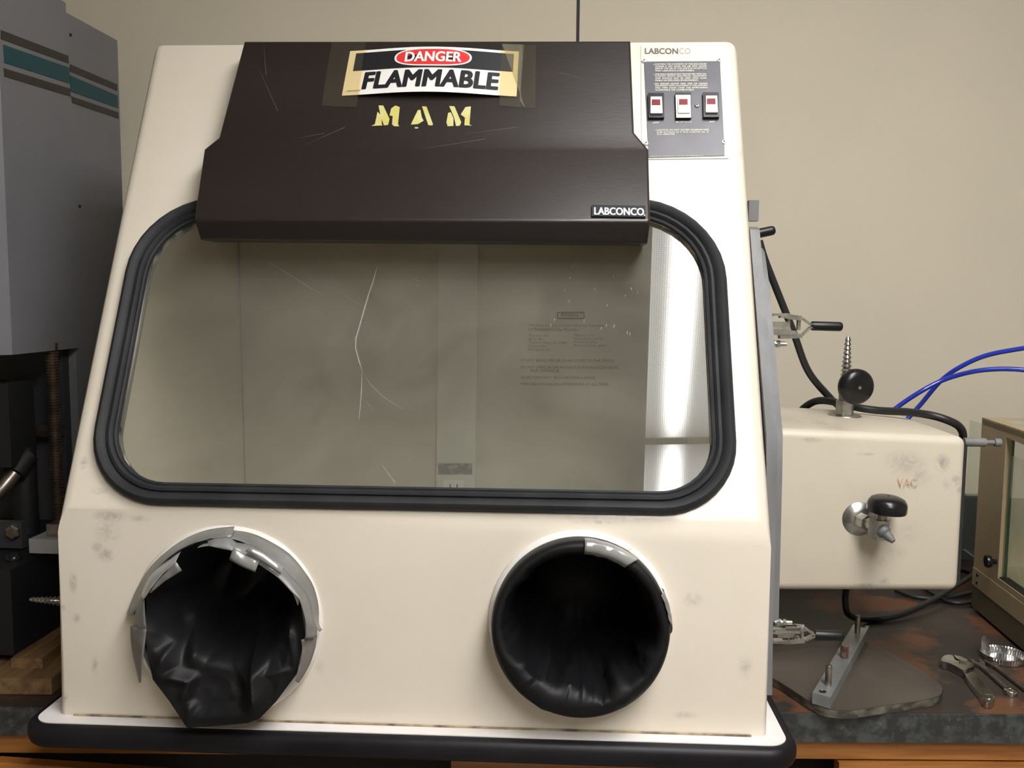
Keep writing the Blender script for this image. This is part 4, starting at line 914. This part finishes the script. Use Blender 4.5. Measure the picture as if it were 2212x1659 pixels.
b = bmesh.new(); prism(b, [(.025, -.026, z3+slp*-.026), (WB-.036, -.026, z3+slp*-.026), (WB-.036, D+.031, z3+slp*(D+.031)), (.025, D+.031, z3+slp*(D+.031))], [(.025, -.026, z3+.002+slp*-.026), (WB-.036, -.026, z3+.002+slp*-.026), (WB-.036, D+.031, z3+.002+slp*(D+.031)), (.025, D+.031, z3+.002+slp*(D+.031))])
mk('top_glass', b, glassy('blue tinted glass', (.70, .76, .9), 1.8, (.05, .09, .25), .12), bal)
mk('back_wall', box(bmesh.new(), T_, WB, -.012, 0, z2, z3-.001), tanin, bal)
mk('inner_wall', box(bmesh.new(), WB-.012, WB, D, -.012, z2, z3+slp*D-.002), tanin, bal)
mk('chamber_floor', box(bmesh.new(), T_, WB-.012, D+.01, -.012, z2, z2+.006), tanin, bal)
mk('weighing_pan', lathe(bmesh.new(), [(.01, 0), (.01, .02), (.045, .022), (.046, .025), (.0001, .025)], (WB/2, D/2, z2+.006), (0, 0, 1), 40), chrome, bal, smooth=40)
# sliding glass door pushed back so it sticks out behind
gl = Plane(BF, (.016, 0, 0), (-1, 0, 0)); g0 = gl.at(2097, 907); g1 = gl.at(2130, 922); g2 = gl.at(2090, 1165)
mk('sliding_door', box(bmesh.new(), .014, .018, yo+.02, g0.y, z2+.008, g0.z), clearm, bal, label='clear glass door slid back past the frame')
mk('fixed_glass', box(bmesh.new(), .006, .009, DF, yo-.003, zo2, zo1-.03), clearm, bal)
mk('glass_edge', box(bmesh.new(), .0055, .0095, yo-.013, yo-.009, zo2, zo1-.004), glassedge, bal, label='green glass edge')
mk('door_track', box(bmesh.new(), .002, T_+.006, DF, yo-.001, z2+.0005, zo2+.002), blackm, bal, .0005, 1)
kq = s(2152, 1213); b = bmesh.new(); lathe(b, [(.004, 0), (.004, .010), (.0105, .010), (.0118, .014), (.0105, .018), (.0001, .0185)], (0, kq.y, kq.z), (-1, 0, 0), 28); mk('door_knob', b, blackp, bal, smooth=40, label='round black door knob')
for px, py in ((2113, 1242), (2112, 1259)):
    q = s(px, py); mk('screw', lathe(bmesh.new(), [(.0032, 0), (.0032, .0018), (.002, .0022)], (-.001, q.y, min(q.z, z2-.004)), (-1, 0, 0), 12), blackm, bal)

# ================================================================ SMALL THINGS ON THE BENCH
def zpl(z): return Plane(W0, (0, 0, z), (0, 0, 1))
def flatobj(name, label, cat, pts, z0, z1, m, bevel=0, seg=2, sm=0, group=None):
    pl = zpl(z1); P3 = [pl.at(*p) for p in pts]
    if sm: P3 = smoothpts(P3+[P3[0]], sm)[:-1]
    b = bmesh.new(); prism(b, [(p.x, p.y, z0) for p in P3], [(p.x, p.y, z1) for p in P3])
    o = mk(name, b, m, None, bevel, seg, rebase=True); return tagit(o, label, cat, group), P3
AZ = CT+.0135
ac, AP = flatobj('acrylic_plate', 'smoky clear acrylic plate with rounded corners lying on the bench', 'plate', [(1630, 1405), (1700, 1392), (1780, 1385), (1850, 1385), (1885, 1391), (1920, 1408), (2000, 1456), (2028, 1476), (2036, 1492), (2022, 1505), (1980, 1514), (1900, 1525), (1840, 1533), (1790, 1531), (1750, 1515), (1710, 1489), (1670, 1465), (1630, 1450)], CT+.0005, AZ, acrylm, .0008, 1, 4)
cen = sum((p for p in AP), Vector())/len(AP); b = bmesh.new(); lo_, hi_ = [], []
for p in AP:
    q = Vector((p.x, p.y, 0))+(Vector((p.x-cen.x, p.y-cen.y, 0)).normalized()*.0004)-Vector((ac.location.x, ac.location.y, 0)); lo_.append(b.verts.new((q.x, q.y, .0012))); hi_.append(b.verts.new((q.x, q.y, AZ-ac.location.z-.0010)))
for i in range(len(lo_)): b.faces.new((lo_[i], lo_[(i+1) % len(lo_)], hi_[(i+1) % len(lo_)], hi_[i]))
mk('polished_edge', b, mat('polished acrylic edge', (.05, .048, .040), .12, col2=(.20, .185, .15), scale=34, lo=.45, hi=.72, stretch=(1, 1, 2)), ac)
BZ = AZ+.0005
t0 = [zpl(BZ+.016).at(*p) for p in ((1755, 1496), (1794, 1507), (1878, 1352), (1843, 1349))]
barf = Frame(((t0[0].x+t0[1].x+t0[2].x+t0[3].x)/4, (t0[0].y+t0[1].y+t0[2].y+t0[3].y)/4, BZ))
bar = thing('clamp_bar', 'grey aluminium bar with three upright pins on the acrylic plate', 'bar', barf)
Lb = [barf.L(p) for p in t0]; b = bmesh.new(); prism(b, [(p.x, p.y, 0) for p in Lb], [(p.x, p.y, .016) for p in Lb]); mk('bar', b, alu2, bar, .0012, 2)
for (px, py, h, r, m_) in ((1789, 1480, .030, .0046, steel), (1824, 1420, .021, .0062, rust), (1852, 1366, .029, .0045, steel)):
    q = barf.hit(px, py, (0, 0, .016), (0, 0, 1)); mk('pin', lathe(bmesh.new(), [(r, 0), (r, h-.001), (r*.85, h), (.0001, h)], q, (0, 0, 1), 24), m_, bar, smooth=40)
for (px, py) in ((1777, 1494), (1863, 1353)):
    q = barf.hit(px, py, (0, 0, .016), (0, 0, 1)); mk('hole', lathe(bmesh.new(), [(.0048, 0), (.0052, .0004), (.0042, .0004), (.0040, .0002), (.0001, .0002)], q, (0, 0, 1), 24), blackm if px > 1800 else chrome, bar)
    if px < 1800: mk('hole_bottom', lathe(bmesh.new(), [(.0038, .0004), (.0001, .0006)], q, (0, 0, 1), 20, cap=False), blackm, bar)
def c6(x, y): return (1640+x/3.867, 1260+y/3.867)
# adjustable wrench
wz1 = CT+.012; wf = Frame(zpl(CT).at(2085, 1470))
aw = thing('adjustable_wrench', 'chrome adjustable wrench lying nearest the acrylic plate', 'wrench', wf)
def wpart(name, pts, z0, z1, m, par, bevel=.001, sm=0, label=None):
    P3 = [wf2.hit(*c6(*p), (0, 0, z1), (0, 0, 1)) for p in pts]
    if sm: P3 = smoothpts(P3+[P3[0]], sm)[:-1]
    b = bmesh.new(); prism(b, [(p.x, p.y, z0) for p in P3], [(p.x, p.y, z1) for p in P3]); return mk(name, b, m, par, bevel, 2, 40, label)
wf2 = wf
wpart('head', [(1522, 628), (1548, 602), (1610, 598), (1640, 640), (1700, 650), (1780, 660), (1795, 690), (1750, 712), (1700, 722), (1640, 690), (1575, 660), (1525, 650)], .001, .013, chrome, aw, .0015, 3)
wpart('movable_jaw', [(1625, 598), (1690, 612), (1745, 640), (1735, 655), (1690, 648), (1650, 628)], .002, .013, chrome, aw, .001)
wpart('handle', [(1690, 712), (1755, 705), (1850, 810), (1950, 920), (1970, 955), (1950, 988), (1900, 995), (1862, 975), (1840, 925), (1760, 825)], .0008, .0095, chrome, aw, .0018, 4)
q = wf.hit(*c6(1698, 668), (0, 0, .012), (0, 0, 1)); b = bmesh.new(); lathe(b, [(.0045, 0), (.0055, .001), (.0045, .002), (.0055, .003), (.0045, .004), (.0055, .005), (.0045, .006), (.0055, .007), (.0045, .008), (.0055, .009), (.0045, .010)], q-Vector((.005, -.001, .002)), (1, -.3, 0), 20); mk('worm', b, steel, aw, smooth=20)
q = wf.hit(*c6(1912, 948), (0, 0, .0095), (0, 0, 1)); b = bmesh.new(); lathe(b, [(.0058, -.001), (.0075, .0006), (.0085, .0008), (.0095, -.001)], q, (0, 0, 1), 28, cap=False); mk('ring_eye', b, chrome, aw, smooth=60); mk('eye_hole', lathe(bmesh.new(), [(.0056, -.0002), (.0001, .0001)], q, (0, 0, 1), 24, cap=False), countm, aw)
def combo(label, a, c, wdt, bx):
    global wf2
    A = zpl(CT).at(*a); C_ = zpl(CT).at(*c); fr = Frame((A+C_)/2); t = thing('combination_wrench', label, 'wrench', fr); A = fr.L(A); C_ = fr.L(C_); d = (C_-A).normalized(); s = Vector((-d.y, d.x, 0))
    b = bmesh.new(); P3 = [A+d*.01-s*wdt*.5, A+d*.01+s*wdt*.5, A+d*.02+s*wdt*.36, C_-d*.014+s*wdt*.30, C_-d*.008+s*wdt*.38, C_-d*.008-s*wdt*.38, C_-d*.014-s*wdt*.30, A+d*.02-s*wdt*.36]
    prism(b, [(p.x, p.y, .002) for p in P3], [(p.x, p.y, .006) for p in P3]); mk('shank', b, steel, t, .0012, 2)
    # open end: two prongs
    b = bmesh.new(); w = wdt; P3 = [A+d*.013-s*w*.55, A+d*.002-s*w*.95, A-d*.010-s*w*.75, A-d*.009-s*w*.38, A+d*.001-s*w*.40, A+d*.004, A+d*.001+s*w*.40, A-d*.009+s*w*.38, A-d*.010+s*w*.75, A+d*.002+s*w*.95, A+d*.013+s*w*.55]
    prism(b, [(p.x, p.y, .001) for p in P3], [(p.x, p.y, .0065) for p in P3]); mk('open_jaw', b, steel, t, .0008, 1)
    b = bmesh.new(); lathe(b, [(w*.42, .0), (w*.85, .0), (w*.9, .001), (w*.9, .007), (w*.8, .008), (w*.48, .008), (w*.42, .007), (w*.42, 0)], C_, (0, 0, 1), 24, cap=False); mk('ring_end', b, chrome, t, smooth=50)
combo('small steel combination wrench lying beside the adjustable wrench', (2112, 1437), (2183, 1501), .0105, 1)
combo('small steel wrench farthest right, ending beyond the picture edge', (2140, 1437), (2236, 1512), .0098, 1)
# aluminium dish with a tab
dc = zpl(CT+.011).at(2169, 1412); dc.z = CT; df = Frame(dc)
dish = thing('weighing_dish', 'crimped aluminium weighing dish with a tab near the balance', 'dish', df)
r_t = (zpl(CT+.011).at(2213, 1412)-zpl(CT+.011).at(2169, 1412)).length; n = 96; rows = []
b = bmesh.new()
for r, z, fl in ((r_t*.2, .0006, 0), (r_t*.84, .0006, 0), (r_t*.88, .001, .010), (r_t*.97, .0105, .018), (r_t*1.01, .0125, .008), (r_t*1.035, .012, 0), (r_t*1.03, .0110, 0)):
    rows.append([b.verts.new((r*(1+fl*(1 if i % 2 else -1))*math.cos(2*math.pi*i/n), r*(1+fl*(1 if i % 2 else -1))*math.sin(2*math.pi*i/n), z)) for i in range(n)])
for A, B_ in zip(rows, rows[1:]):
    for i in range(n): b.faces.new((A[i], A[(i+1) % n], B_[(i+1) % n], B_[i]))
b.faces.new(rows[0]); mk('pan', b, foil, dish, smooth=15)
b = bmesh.new(); w = .0068; q = Vector((-r_t*.62, r_t*.62, 0)); P3 = []
for i in range(9):
    a = math.pi*i/8; P3.append((q.x+w*math.cos(a), q.y, .026+w*math.sin(a)))
P3 = [(q.x+w, q.y-.002, .010)]+P3+[(q.x-w, q.y-.002, .010)]; P3 = P3[::1]
prism(b, [(x, y-.0003, z) for x, y, z in P3], [(x, y+.0003, z) for x, y, z in P3]); mk('tab', b, foil, dish)
